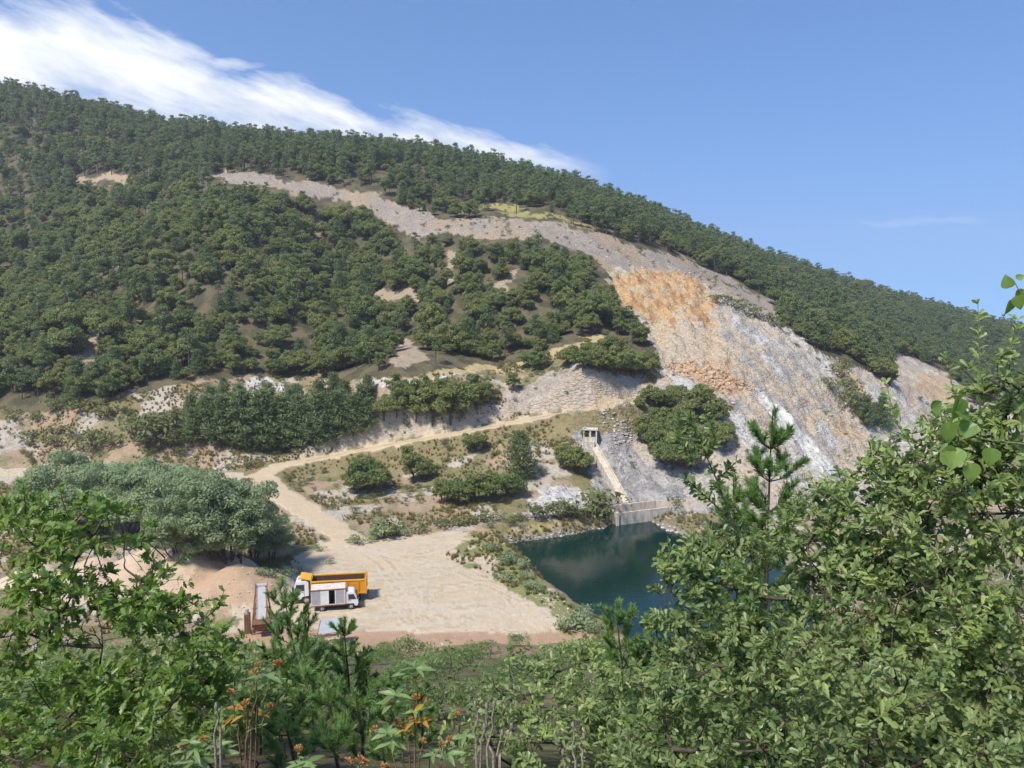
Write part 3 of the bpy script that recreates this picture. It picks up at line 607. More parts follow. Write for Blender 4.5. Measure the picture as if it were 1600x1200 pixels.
# single trees and clumps on the open lower slopes: (x, base y, height) in photo pixels
def m_of(px_h, p): return px_h * math.hypot(p.y, CAM_H - p.z) / FOC * 1.06
LOW = [('pine', 'young dark green pine in the thicket beside the dirt road bend', 'pines beside the road bend', [(300, 695, 55), (325, 690, 70), (350, 698, 78), (380, 700, 88), (410, 703, 92), (440, 703, 84), (468, 700, 82), (498, 694, 80), (525, 686, 74), (552, 680, 60), (575, 672, 50), (330, 655, 52), (375, 655, 55), (420, 650, 50), (465, 650, 50), (500, 650, 55), (540, 645, 50), (522, 628, 44), (575, 625, 40), (350, 630, 40), (395, 690, 70), (455, 685, 78), (300, 660, 44), (565, 655, 50)]),
       ('oak', 'bushy dark green oak on the bank above the dirt road', 'oaks above the dirt road', [(650, 662, 46), (676, 664, 64), (704, 662, 70), (722, 652, 64), (690, 630, 44), (660, 625, 40), (632, 630, 36), (738, 620, 40), (762, 632, 38), (802, 612, 34), (620, 660, 34), (600, 655, 40), (745, 640, 44), (615, 615, 34), (840, 580, 40), (825, 575, 34)]),
       ('oak', 'bushy oak on the bare slope between the dirt road and the pond', 'oaks between road and pond', [(575, 772, 58), (553, 770, 40), (588, 755, 42), (646, 754, 52), (664, 750, 40), (640, 728, 34), (690, 786, 44), (715, 788, 48), (742, 786, 52), (778, 782, 54), (800, 778, 36), (742, 708, 38), (900, 740, 46), (884, 728, 34), (560, 735, 26), (916, 690, 20)]),
       ('pine', 'single dark pine beside the oaks above the pond', None, [(812, 750, 74)]),
       ('oak', 'dark oak on the shoulder left of the orange quarry face', 'oaks on the quarry shoulder', [(888, 572, 40), (910, 580, 46), (936, 584, 52), (962, 588, 58), (988, 590, 54), (1006, 588, 46), (948, 560, 44), (975, 562, 44), (1018, 574, 34), (1020, 598, 16), (920, 560, 36), (995, 525, 20), (1000, 540, 24), (985, 515, 30)]),
       ('oak', 'grey green tree on the ledge beside the concrete gate house', 'trees beside the gate house', [(1012, 632, 36), (1032, 640, 50), (1050, 640, 46), (1000, 640, 24), (1085, 655, 66), (1102, 660, 74), (1118, 668, 62), (1014, 690, 50), (1030, 712, 60), (1050, 735, 66), (1070, 735, 54), (1040, 680, 50), (1065, 690, 56), (1092, 705, 50), (1120, 700, 52), (1130, 690, 40), (1080, 730, 44), (1022, 665, 38), (1075, 660, 48)]),
       ('pine', 'pine standing on the far quarry ledge below the woods', 'pines on the far ledge', [(1352, 665, 46), (1378, 668, 48), (1340, 650, 30), (1366, 660, 30)]),
       ('shrub', 'green shrub at the upper edge of the quarry face', 'shrubs on the quarry edge', [(1120, 475, 15), (1135, 478, 16), (1150, 484, 18), (1165, 490, 18), (1180, 497, 18), (1195, 502, 16), (1208, 510, 15), (1220, 515, 14), (1315, 590, 24), (1322, 612, 28), (1328, 640, 26), (1300, 612, 16), (1292, 600, 12), (1330, 625, 24), (1318, 575, 18)]),
       ('shrub', 'low green shrub on the earth bank above the gravel track', 'shrubs above the gravel track', [(42, 692, 22), (98, 684, 24), (84, 700, 18), (128, 706, 34), (148, 702, 30), (176, 698, 26), (226, 692, 44), (248, 688, 46), (262, 676, 34), (210, 682, 30), (234, 700, 24), (168, 652, 24), (126, 645, 22), (84, 646, 22), (230, 712, 16), (280, 712, 14), (268, 700, 26), (60, 660, 18), (20, 655, 20), (145, 640, 20), (200, 650, 18)]),
       ('willow', 'large grey green willow in the thicket behind the sand heap', 'willows behind the sand heap', [(92, 830, 128), (150, 842, 128), (205, 845, 132), (250, 850, 134), (300, 862, 132), (345, 872, 138), (372, 874, 132), (275, 866, 80), (330, 876, 74)]),
       ('willow', 'pale silvery willow bush at the end of the thicket by the dirt track', 'pale willows by the track', [(398, 876, 92), (425, 874, 72), (360, 880, 80), (310, 872, 66)]),
       ('wshrub', 'small grey green willow shrub at the edge of the yard', 'willow shrubs by the yard', [(562, 850, 28), (548, 850, 18), (578, 848, 20), (502, 862, 20), (512, 882, 16), (490, 858, 14), (600, 842, 46), (594, 842, 34), (410, 898, 22), (430, 902, 26), (452, 902, 24), (466, 898, 18), (440, 912, 18), (590, 842, 20), (640, 838, 20)]),
       ('wshrub', 'grey green shrub on the grassy bank between yard and pond', 'shrubs on the pond bank', [(770, 862, 16), (800, 880, 22), (786, 884, 14), (815, 888, 20), (800, 912, 18), (826, 922, 18), (845, 925, 12), (896, 985, 34), (915, 988, 30), (880, 985, 20), (918, 962, 22), (935, 990, 22), (780, 905, 12), (818, 905, 14)]),
       ('shrub', 'leafy shrub on the bank along the far shore of the pond', 'shrubs along the far shore', [(690, 826, 18), (712, 822, 16), (735, 820, 18), (760, 818, 20), (655, 832, 18), (780, 816, 16), (835, 812, 26), (850, 812, 20), (868, 812, 28), (885, 810, 30), (902, 810, 26), (925, 812, 28), (940, 808, 44), (945, 812, 26), (815, 814, 16), (620, 838, 24), (610, 838, 30), (1055, 792, 18), (800, 818, 14)])]
WIDE = dict(oak=1.05, pine=.98, shrub=1.3, wshrub=1.1, willow=1.0)
for kd, lab, grp, pts in LOW:
    for (a, b, hh) in pts:
        p = hit(a, b); plant(kd, (p.x, p.y, p.z - .15), m_of(hh, p) * (.85 if grp in ('trees beside the gate house', 'oaks on the quarry shoulder') else .68 if grp == 'willow shrubs by the yard' else 1), lab, grp, WIDE[kd], rng.integers(2, 6) if kd == 'oak' else None)

def scatter_scrub():
    n = 9000; d = np.sqrt(rng.uniform(100 ** 2, 330 ** 2, n)); a = rng.uniform(R(-36), R(36), n); x = d * np.sin(a); y = d * np.cos(a); z = ground_z(x, y); px, py = project(x, y, z)
    sc = inpoly(px, py, SCRUB_TOP) | inpoly(px, py, PG['scree']) | inpoly(px, py, PG['dryg'])
    dd, _ = segdist(x, y, ROAD); d2, _ = segdist(x, y, LEFTR); yd = inpoly(x, y, YARD); pd, _ = segdist(x, y, POND, True); pin = inpoly(x, y, POND)
    cone = np.zeros(n, bool)
    for c, sl in CONES: cone |= np.hypot(x - c.x, y - c.y) < c.z / sl
    rocky = inpoly(px, py, PG['quarry']) | inpoly(px, py, PG['scree']) | inpoly(px, py, PG['grey']) | inpoly(px, py, PG['cutface']) | inpoly(px, py, PG['white1'])
    ok = sc & (dd > 3) & (d2 > 4) & ~yd & ~pin & (pd > 1.2) & ~cone & ~inpoly(px, py, PG['orange']) & ~inpoly(px, py, PG['chute'])
    ok &= rng.uniform(size=n) < np.where(rocky, .14, .5) * (.3 + 1.4 * smooth(.42, .62, fbm(x * .09, y * .09, 91)))
    i = np.nonzero(ok)[0]; hh = rng.uniform(.5, 1.5, n) * np.where(rocky, .8, 1) * np.where(d > 220, 1.3, 1); hp = hh * FOC / y
    vis = i[(px[i] > 5) & (px[i] < 1500) & (py[i] > 260)]; big = vis[np.argsort(-hp[vis])][:230]; s = np.zeros(n, bool); s[big] = True
    for j in big:
        zone = 'on the bare rock of the quarry slope' if rocky[j] else 'on the bare earth slope'
        plant('shrub', (x[j], y[j], z[j] - .05), hh[j], 'small rounded shrub scattered ' + zone, 'small shrubs ' + zone, 1.1)
    r = i[~s[i]]
    pr = [joined_proto('shrub_far', v) for v in VAR['shrub'] + VAR['wshrub']]
    scatter_stuff('scrub', pr, np.stack([x[r], y[r], z[r] - .05], -1), rng.uniform(0, 6.28, len(r)), hh[r] / 1.5, rng.integers(0, len(pr), len(r)), 'sparse low scrub dotted over the bare slopes and quarry')
scatter_scrub()

# grass: tufts of blades
def tuft(name, h, n, mat, w_=.012, lean=.5):
    a = rng.uniform(0, 6.28, n); r = rng.uniform(0, .5, n) * h * .5; b = np.stack([np.cos(a) * r, np.sin(a) * r, np.full(n, -.03)], -1)
    L = h * rng.uniform(.5, 1.1, n); t = b + np.stack([np.cos(a) * L * lean * rng.uniform(.2, 1, n), np.sin(a) * L * lean * rng.uniform(.2, 1, n), L], -1)
    s = np.stack([-np.sin(a), np.cos(a), 0 * a], -1) * w_
    V = np.stack([b - s, b + s, t], 1).reshape(-1, 3); return bpy.data.objects.new(name, soup(name, V, np.arange(n * 3).reshape(n, 3), rng.uniform(0, 1, n), [mat]))
def grass():
    dry = [tuft('dry_tuft', .6, 46, M_DRYGRASS, .022) for _ in range(3)]; grn = [tuft('green_tuft', .45, 46, M_GREENGRASS, .024) for _ in range(3)]
    n = 60000; d = np.sqrt(rng.uniform(76 ** 2, 215 ** 2, n)); a = rng.uniform(R(-36), R(30), n); x = d * np.sin(a); y = d * np.cos(a); z = ground_z(x, y); px, py = project(x, y, z)
    dd, _ = segdist(x, y, ROAD); d2, _ = segdist(x, y, LEFTR); yd = inpoly(x, y, YARD); ydd, _ = segdist(x, y, YARD, True); pin = inpoly(x, y, POND)
    rocky = inpoly(px, py, PG['quarry']) | inpoly(px, py, PG['grey']) | inpoly(px, py, PG['white1']) | inpoly(px, py, PG['cutface'])
    cone = np.zeros(n, bool)
    for c, sl in CONES: cone |= np.hypot(x - c.x, y - c.y) < c.z / sl
    f = fbm(x * .12, y * .12, 95); edge_ = smooth(9, 3, dd + 3 * (fbm(x * .4, y * .4, 97) - .5)) * (z > 3.2)
    gr = inpoly(px, py, GRASSY); dk = inpoly(px, py, DIKE)
    base = inpoly(px, py, SCRUB_TOP) & ~rocky & ~pin & ~cone & (dd > 2.4 + 2 * fbm(x * .5, y * .5, 98)) & (d2 > 3.3) & (~(yd & (ydd > 1.5)) | gr) & (z > WATER + .1)
    p = np.clip(.75 * smooth(.46, .66, f) + .4 * edge_ + .9 * gr * (fbm(x * .3, y * .3, 96) > .45) + .9 * dk, 0, 1)
    ok = base & (rng.uniform(size=n) < p); i = np.nonzero(ok)[0]
    P = np.stack([x[i], y[i], z[i]], -1); g = (gr[i] & (rng.uniform(size=len(i)) < .75)) | (rng.uniform(size=len(i)) < .12)
    scatter_stuff('grass', dry + grn, P, rng.uniform(0, 6.28, len(i)), rng.uniform(.6, 1.5, len(i)), np.where(g, 3, 0) + rng.integers(0, 3, len(i)), 'dry and green grass tufts along road edges and pond bank')
grass()

# stones
M_STONE = None
def stones():
    global M_STONE
    m, nt, b = new_mat('pale_stone', .9, .2); oi = nt.nodes.new('ShaderNodeObjectInfo'); n = nz(nt, 4, 4, .6)
    a = nt.nodes.new('ShaderNodeAttribute'); a.attribute_name = 'tone'; c = ramp(nt, n.outputs[0], [(.3, (.75, .74, .72)), (.7, (1.1, 1.1, 1.08))])
    base = ramp(nt, oi.outputs['Random'], [(0, (.38, .33, .27)), (.5, (.50, .46, .40)), (1, (.58, .54, .48))]); nt.links.new(mul(nt, base, c), b.inputs['Base Color']); M_STONE = m
    mo, nt, b = new_mat('orange_stone', .9, .2); oi = nt.nodes.new('ShaderNodeObjectInfo'); base = ramp(nt, oi.outputs['Random'], [(0, (.42, .24, .13)), (.5, (.50, .32, .18)), (1, (.52, .42, .30))]); nt.links.new(base, b.inputs['Base Color'])
    def rock(name, mat):
        bm = bmesh.new(); bmesh.ops.create_icosphere(bm, subdivisions=1, radius=1); s = rng.uniform(.6, 1.15, 3); s[2] *= .7
        for v in bm.verts: v.co = Vector((v.co.x * s[0], v.co.y * s[1], v.co.z * s[2])) * rng.uniform(.72, 1.12)
        me = bpy.data.meshes.new(name); bm.to_mesh(me); bm.free(); me.materials.append(mat); return me
    pale = [rock('stone', m) for _ in range(5)]; org = [rock('stone', mo) for _ in range(5)]
    P = []; S = []; I = []
    def sow(poly, n, s0, s1, k0, cond=None):
        poly = np.array(poly, float); lo = poly.min(0); hi = poly.max(0); c = 0
        while c < n:
            q = rng.uniform(lo, hi)
            if not inpoly(np.array([q[0]]), np.array([q[1]]), poly)[0]: continue
            p = hit(*q); c += 1
            if p.z < WATER: continue
            s = rng.uniform(0, 1) ** 3 * (s1 - s0) + s0; P.append((p.x, p.y, p.z + s * .15)); S.append(s); I.append(k0 + rng.integers(0, 5))
    sow(yard_px, 700, .04, .16, 0); sow([(240, 850), (300, 845), (440, 920), (400, 960), (260, 960)], 260, .05, .2, 0)
    sow([(560, 880), (800, 880), (900, 980), (640, 990)], 300, .04, .18, 0)
    sow([(790, 850), (950, 830), (950, 824), (790, 842)], 260, .08, .3, 0)
    sow([(840, 912), (900, 950), (950, 990), (890, 985), (830, 930)], 140, .06, .25, 0)
    sow([(1040, 565), (1120, 575), (1170, 600), (1190, 612), (1120, 610), (1050, 585)], 520, .15, .75, 5)
    sow([(940, 640), (985, 660), (1000, 700), (960, 695), (940, 670)], 160, .12, .5, 0)
    sow([(1120, 610), (1300, 640), (1380, 690), (1300, 740), (1120, 740)], 300, .12, .55, 0)
    sow([(600, 335), (870, 355), (1150, 445), (1100, 455), (860, 372), (640, 362)], 500, .15, .6, 0)
    sow([(265, 700), (380, 712), (400, 724), (300, 724)], 140, .1, .4, 0)
    scatter_stuff('rubble', [bpy.data.objects.new('stone', me) for me in pale + org], np.array(P), rng.uniform(0, 6.28, len(P)), np.array(S), np.array(I), 'loose pale and orange stones strewn over yard, banks and quarry')
    for (a_, b_, s) in ((1014, 815, .35), (1021, 819, .4), (1028, 823, .35), (1035, 827, .45), (1043, 831, .4), (1050, 833, .45), (1026, 817, .3), (1036, 821, .4), (1046, 826, .35), (1058, 836, .4), (1018, 812, .3), (1054, 829, .35)):
        p = hit(a_, b_); o = link('boulder', pale[rng.integers(5)]); o.location = (p.x, p.y, max(p.z, WATER - .1) + .12); o.scale = (s, s, s); o.rotation_euler = (0, 0, rng.uniform(0, 6)); tag(o, 'pale boulder piled at the water edge beside the concrete basin', 'boulder', 'boulders beside the basin')
stones()
#--- NEXT2

# ------------------------------------------------------------------ solid modelling helpers
class MB:
    def __init__(s): s.bm = bmesh.new()
    def box(s, x0, x1, y0, y1, z0, z1, bev=0):
        r = bmesh.ops.create_cube(s.bm, size=1); vs = r['verts']
        for v in vs: v.co = Vector(((x0 + x1) / 2 + v.co.x * (x1 - x0), (y0 + y1) / 2 + v.co.y * (y1 - y0), (z0 + z1) / 2 + v.co.z * (z1 - z0)))
        if bev: bmesh.ops.bevel(s.bm, geom=list({e for v in vs for e in v.link_edges}), offset=bev, segments=2, affect='EDGES')
        return s
    def prism(s, prof, y0, y1, bev=0):              # profile in x,z pushed along y
        a = [s.bm.verts.new((x, y0, z)) for x, z in prof]; b = [s.bm.verts.new((x, y1, z)) for x, z in prof]; n = len(prof)
        fs = [s.bm.faces.new(a[::-1]), s.bm.faces.new(b)] + [s.bm.faces.new((a[i], a[(i + 1) % n], b[(i + 1) % n], b[i])) for i in range(n)]
        if bev: bmesh.ops.bevel(s.bm, geom=list({e for f in fs for e in f.edges}), offset=bev, segments=2, affect='EDGES')
        bmesh.ops.recalc_face_normals(s.bm, faces=s.bm.faces[:]); return s
    def hexa(s, lo, hi):                            # eight corners: four below, four above
        v = [s.bm.verts.new(p) for p in list(lo) + list(hi)]
        for f in ((3, 2, 1, 0), (4, 5, 6, 7), (0, 1, 5, 4), (1, 2, 6, 5), (2, 3, 7, 6), (3, 0, 4, 7)): s.bm.faces.new([v[i] for i in f])
        bmesh.ops.recalc_face_normals(s.bm, faces=s.bm.faces[:]); return s
    def bar(s, a, b, w_, h_=None):
        a = Vector(a); b = Vector(b); d = (b - a); L = d.length; q = d.to_track_quat('X', 'Z').to_matrix(); h_ = h_ or w_
        r = bmesh.ops.create_cube(s.bm, size=1)
        for v in r['verts']: v.co = (a + b) / 2 + q @ Vector((v.co.x * L, v.co.y * w_, v.co.z * h_))
        return s
    def cyl(s, a, b, r, k=14, r2=None):
        a = Vector(a); b = Vector(b); d = b - a; q = d.to_track_quat('Z', 'Y').to_matrix()
        c = bmesh.ops.create_cone(s.bm, cap_ends=True, segments=k, radius1=r, radius2=r if r2 is None else r2, depth=d.length)
        for v in c['verts']: v.co = (a + b) / 2 + q @ v.co
        return s
    def ring(s, c, r0, r1, w_, k=20):               # tyre: torus-like ring on the y axis
        prof = [(r0, -w_ / 2), (r1 * .93, -w_ / 2), (r1, -w_ * .33), (r1, w_ * .33), (r1 * .93, w_ / 2), (r0, w_ / 2)]; rows = []
        for i in range(k):
            a = 2 * math.pi * i / k; rows.append([s.bm.verts.new((c[0] + math.cos(a) * r, c[1] + y, c[2] + math.sin(a) * r)) for r, y in prof])
        for i in range(k):
            p, q = rows[i], rows[(i + 1) % k]
            for j in range(len(prof)): s.bm.faces.new((p[j], q[j], q[(j + 1) % len(prof)], p[(j + 1) % len(prof)]))
        bmesh.ops.recalc_face_normals(s.bm, faces=s.bm.faces[:]); return s
    def build(s, name, mat, parent=None):
        me = bpy.data.meshes.new(name); s.bm.to_mesh(me); s.bm.free(); return link(name, me, parent, [mat])
def paint(name, c, rough=.45, dirt=(.35, .27, .18), amt=.35, spec=.4, sc=1.2):
    m, nt, b = new_mat(name, rough, spec); n = nz(nt, sc, 6, .7); n2 = nz(nt, 9, 4, .6); L = nt.links
    mx = nt.nodes.new('ShaderNodeMix'); mx.data_type = 'RGBA'; mx.inputs['A'].default_value = (*c, 1); mx.inputs['B'].default_value = (*dirt, 1)
    a = nt.nodes.new('ShaderNodeMath'); a.operation = 'MULTIPLY'; a.use_clamp = True; f = ramp(nt, n.outputs[0], [(.45, (0, 0, 0)), (.75, (amt, amt, amt))]); L.new(f, mx.inputs[0])
    v = ramp(nt, n2.outputs[0], [(.3, (.86, .86, .86)), (.7, (1.06, 1.06, 1.06))]); L.new(mul(nt, mx.outputs['Result'], v), b.inputs['Base Color']); return m
M_WHITE = paint('white_paint', (.72, .74, .76), .4); M_ORANGE = paint('orange_paint', (.80, .33, .015), .45, (.45, .24, .06), .4); M_YELLOW = paint('yellow_paint', (.82, .43, .04), .45, (.5, .3, .1), .3)
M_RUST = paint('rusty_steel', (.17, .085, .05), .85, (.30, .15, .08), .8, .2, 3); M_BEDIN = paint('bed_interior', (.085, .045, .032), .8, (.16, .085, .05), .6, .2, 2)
M_DARK = paint('black_rubber', (.022, .022, .024), .8, (.16, .13, .10), .45, .3, 3); M_GLASS = paint('dark_glass', (.02, .028, .034), .12, (.1, .1, .1), .1, .6); M_RIM = paint('wheel_rim', (.45, .43, .42), .5, (.2, .14, .09), .7, .4, 5)
M_GREYS = paint('grey_sheet', (.36, .38, .41), .45, (.28, .20, .14), .5, .5, 2); M_CHASSIS = paint('chassis', (.04, .038, .037), .7, (.17, .10, .06), .7, .3, 3); M_ROOF = paint('worn_roof', (.70, .62, .54), .6, (.48, .22, .12), .75, .3, 1.6)
M_LAMP = paint('lamp_lens', (.62, .60, .55), .2, (.3, .2, .1), .2, .6); M_BELT = paint('conveyor_belt', (.42, .43, .44), .7, (.30, .25, .2), .6, .3, 2)
def concrete(name, c, st):
    m, nt, b = new_mat(name, .9, .25); L = nt.links; n = nz(nt, 1.3, 7, .7)
    tc = nt.nodes.new('ShaderNodeTexCoord'); mp = nt.nodes.new('ShaderNodeMapping'); mp.inputs['Scale'].default_value = (1.1, 1.1, .2); L.new(tc.outputs['Object'], mp.inputs[0]); n2 = nt.nodes.new('ShaderNodeTexNoise'); n2.inputs['Scale'].default_value = 1.5; n2.inputs['Detail'].default_value = 5; L.new(mp.outputs[0], n2.inputs[0])
    c1 = ramp(nt, n.outputs[0], [(.3, tuple(v * .82 for v in c)), (.7, tuple(v * 1.1 for v in c))]); c2 = ramp(nt, n2.outputs[0], [(.42, st), (.58, (1, 1, 1))]); L.new(mul(nt, c1, c2), b.inputs['Base Color']); bump(nt, b, n.outputs[0], .4, .03); return m
M_CONC = concrete('concrete', (.62, .57, .48), (.78, .75, .70)); M_CONCP = concrete('warm_concrete', (.62, .53, .42), (.84, .78, .72))

def wheel(parent, x, y, r, w_, side):
    t = MB().ring((x, y, r), r * .58, r, w_).build('wheel', M_DARK, parent); rm = MB()
    yo = y + side * w_ * .28; rm.cyl((x, yo - side * .12, r), (x, yo, r), r * .6, 16); rm.cyl((x, yo, r), (x, yo + side * .06, r), r * .22, 10, r * .16)
    rm.build('rim', M_RIM, t)

# ------------------------------------------------------------------ orange tipper lorry (x forward)
def dump_truck(loc, rz):
    t = tag(empty('dump_truck', loc, rz), 'orange tipper lorry with white cab and empty rust brown bed', 'truck')
    c = MB(); c.box(-4.0, 3.6, -.42, -.30, .78, 1.02); c.box(-4.0, 3.6, .30, .42, .78, 1.02)
    for x in (-3.9, -2.4, -.9, .6, 2.0, 3.5): c.box(x - .06, x + .06, -.30, .30, .82, .98)
    for x in (-3.15, -1.8, 2.75): c.cyl((x, -1.0, .52), (x, 1.0, .52), .09, 8)
    c.box(.2, 1.4, .45, 1.1, .55, 1.0); c.box(.2, 1.2, -1.1, -.45, .55, 1.0); c.build('chassis', M_CHASSIS, t)
    prof = [(4.25, .55), (4.32, .9), (4.32, 1.55), (4.05, 2.45), (3.85, 2.78), (2.75, 2.84), (2.45, 2.6), (2.40, .95), (2.25 + .05, .95), (3.2, .95), (3.35, .55)]
    cab = MB().prism([(4.25, .6), (4.32, .95), (4.30, 1.6), (4.05, 2.5), (3.85, 2.78), (2.75, 2.84), (2.45, 2.62), (2.38, 1.0), (3.22, 1.0), (3.34, .6)], -1.18, 1.18, .06).build('cab', M_WHITE, t)
    MB().hexa([(4.315, -1.0, 1.62), (4.345, -1.0, 1.62), (4.345, 1.0, 1.62), (4.315, 1.0, 1.62)], [(4.06, -.98, 2.46), (4.09, -.98, 2.46), (4.09, .98, 2.46), (4.06, .98, 2.46)]).build('windscreen', M_GLASS, cab)
    for s in (-1, 1):
        MB().prism([(4.08, 1.66), (3.86, 2.42), (2.98, 2.42), (2.98, 1.66)], s * 1.165, s * 1.20).build('side_window', M_GLASS, cab)
        MB().prism([(2.93, 1.0), (2.93, 2.5), (2.96, 2.5), (2.96, 1.0)], s * 1.165, s * 1.195).build('door_seam', M_CHASSIS, cab)
        MB().box(4.18, 4.34, min(s * 1.19, s * 1.38), max(s * 1.19, s * 1.38), 1.75, 2.25, .02).build('mirror', M_DARK, cab)
        MB().box(4.28, 4.36, min(s * .7, s * 1.05), max(s * .7, s * 1.05), .78, .98, .02).build('headlight', M_LAMP, cab)
        MB().box(3.05, 3.25, min(s * 1.175, s * 1.21), max(s * 1.175, s * 1.21), 1.5, 1.54).build('door_handle', M_DARK, cab)
    MB().box(3.2, 3.75, -.35, .35, 2.81, 2.90, .03).build('roof_hatch', M_RIM, cab)
    MB().box(4.2, 4.42, -1.2, 1.2, .5, .78, .04).build('bumper', M_DARK, t); MB().box(4.30, 4.345, -.8, .8, .98, 1.42, .01).build('grille_or_shade_fill', M_DARK, t)
    # bed: flared sides with a top rail and ribs
    f = MB().box(-4.1, 2.1, -1.1, 1.1, 1.05, 1.17).build('bed_floor', M_BEDIN, t)
    for s in (-1, 1):
        b = MB().hexa([(-4.1, s * 1.10, 1.10), (2.1, s * 1.10, 1.10), (2.1, s * 1.16, 1.10), (-4.1, s * 1.16, 1.10)], [(-4.1, s * 1.20, 2.62), (2.1, s * 1.20, 2.62), (2.1, s * 1.26, 2.62), (-4.1, s * 1.26, 2.62)]).build('bed_side', M_ORANGE, t)
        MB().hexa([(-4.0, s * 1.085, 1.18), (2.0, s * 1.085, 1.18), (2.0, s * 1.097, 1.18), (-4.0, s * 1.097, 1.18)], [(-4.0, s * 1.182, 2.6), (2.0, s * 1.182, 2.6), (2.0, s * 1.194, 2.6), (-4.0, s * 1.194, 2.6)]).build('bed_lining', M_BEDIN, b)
        MB().box(-4.16, 2.16, min(s * 1.17, s * 1.33), max(s * 1.17, s * 1.33), 2.62, 2.78, .02).build('top_rail', M_YELLOW, b); MB().box(-4.1, 2.1, min(s * 1.12, s * 1.24), max(s * 1.12, s * 1.24), 1.0, 1.16, .02).build('lower_rail', M_ORANGE, b)
        for x in (-3.35, -2.05, -.75, .55, 1.7): MB().hexa([(x - .06, s * 1.165, 1.17), (x + .06, s * 1.165, 1.17), (x + .06, s * 1.24, 1.17), (x - .06, s * 1.24, 1.17)], [(x - .06, s * 1.262, 2.6), (x + .06, s * 1.262, 2.6), (x + .06, s * 1.32, 2.6), (x - .06, s * 1.32, 2.6)]).build('rib', M_ORANGE, b)
        MB().box(-4.34, -4.1, min(s * 1.05, s * 1.36), max(s * 1.05, s * 1.36), .98, 2.9, .03).build('corner_post', M_ORANGE, t)
        MB().box(-4.4, -4.36, min(s * .75, s * 1.0), max(s * .75, s * 1.0), .66, .80).build('tail_light', M_ORANGE, t)
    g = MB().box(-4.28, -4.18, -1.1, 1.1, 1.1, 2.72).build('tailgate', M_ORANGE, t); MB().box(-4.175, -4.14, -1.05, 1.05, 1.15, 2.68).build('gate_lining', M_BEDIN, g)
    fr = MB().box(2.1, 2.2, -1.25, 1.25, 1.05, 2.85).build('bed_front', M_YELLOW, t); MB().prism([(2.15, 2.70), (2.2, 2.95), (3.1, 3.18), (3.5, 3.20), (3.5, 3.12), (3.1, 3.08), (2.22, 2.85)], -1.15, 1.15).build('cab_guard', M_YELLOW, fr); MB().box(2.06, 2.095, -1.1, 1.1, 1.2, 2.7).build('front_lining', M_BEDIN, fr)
    MB().box(-4.5, -4.36, -1.1, 1.1, .55, .66).build('rear_bar', M_CHASSIS, t)
    for s in (-1, 1):
        wheel(t, 2.75, s * 1.0, .52, .3, s)
        for x in (-3.15, -1.8): wheel(t, x, s * .95, .52, .55, s)
        MB().prism([(2.05, .95), (2.2, 1.18), (3.3, 1.18), (3.42, .95), (3.36, .95), (3.26, 1.12), (2.24, 1.12), (2.12, .95)], s * .85, s * 1.17).build('mudguard', M_DARK, t)
    return t
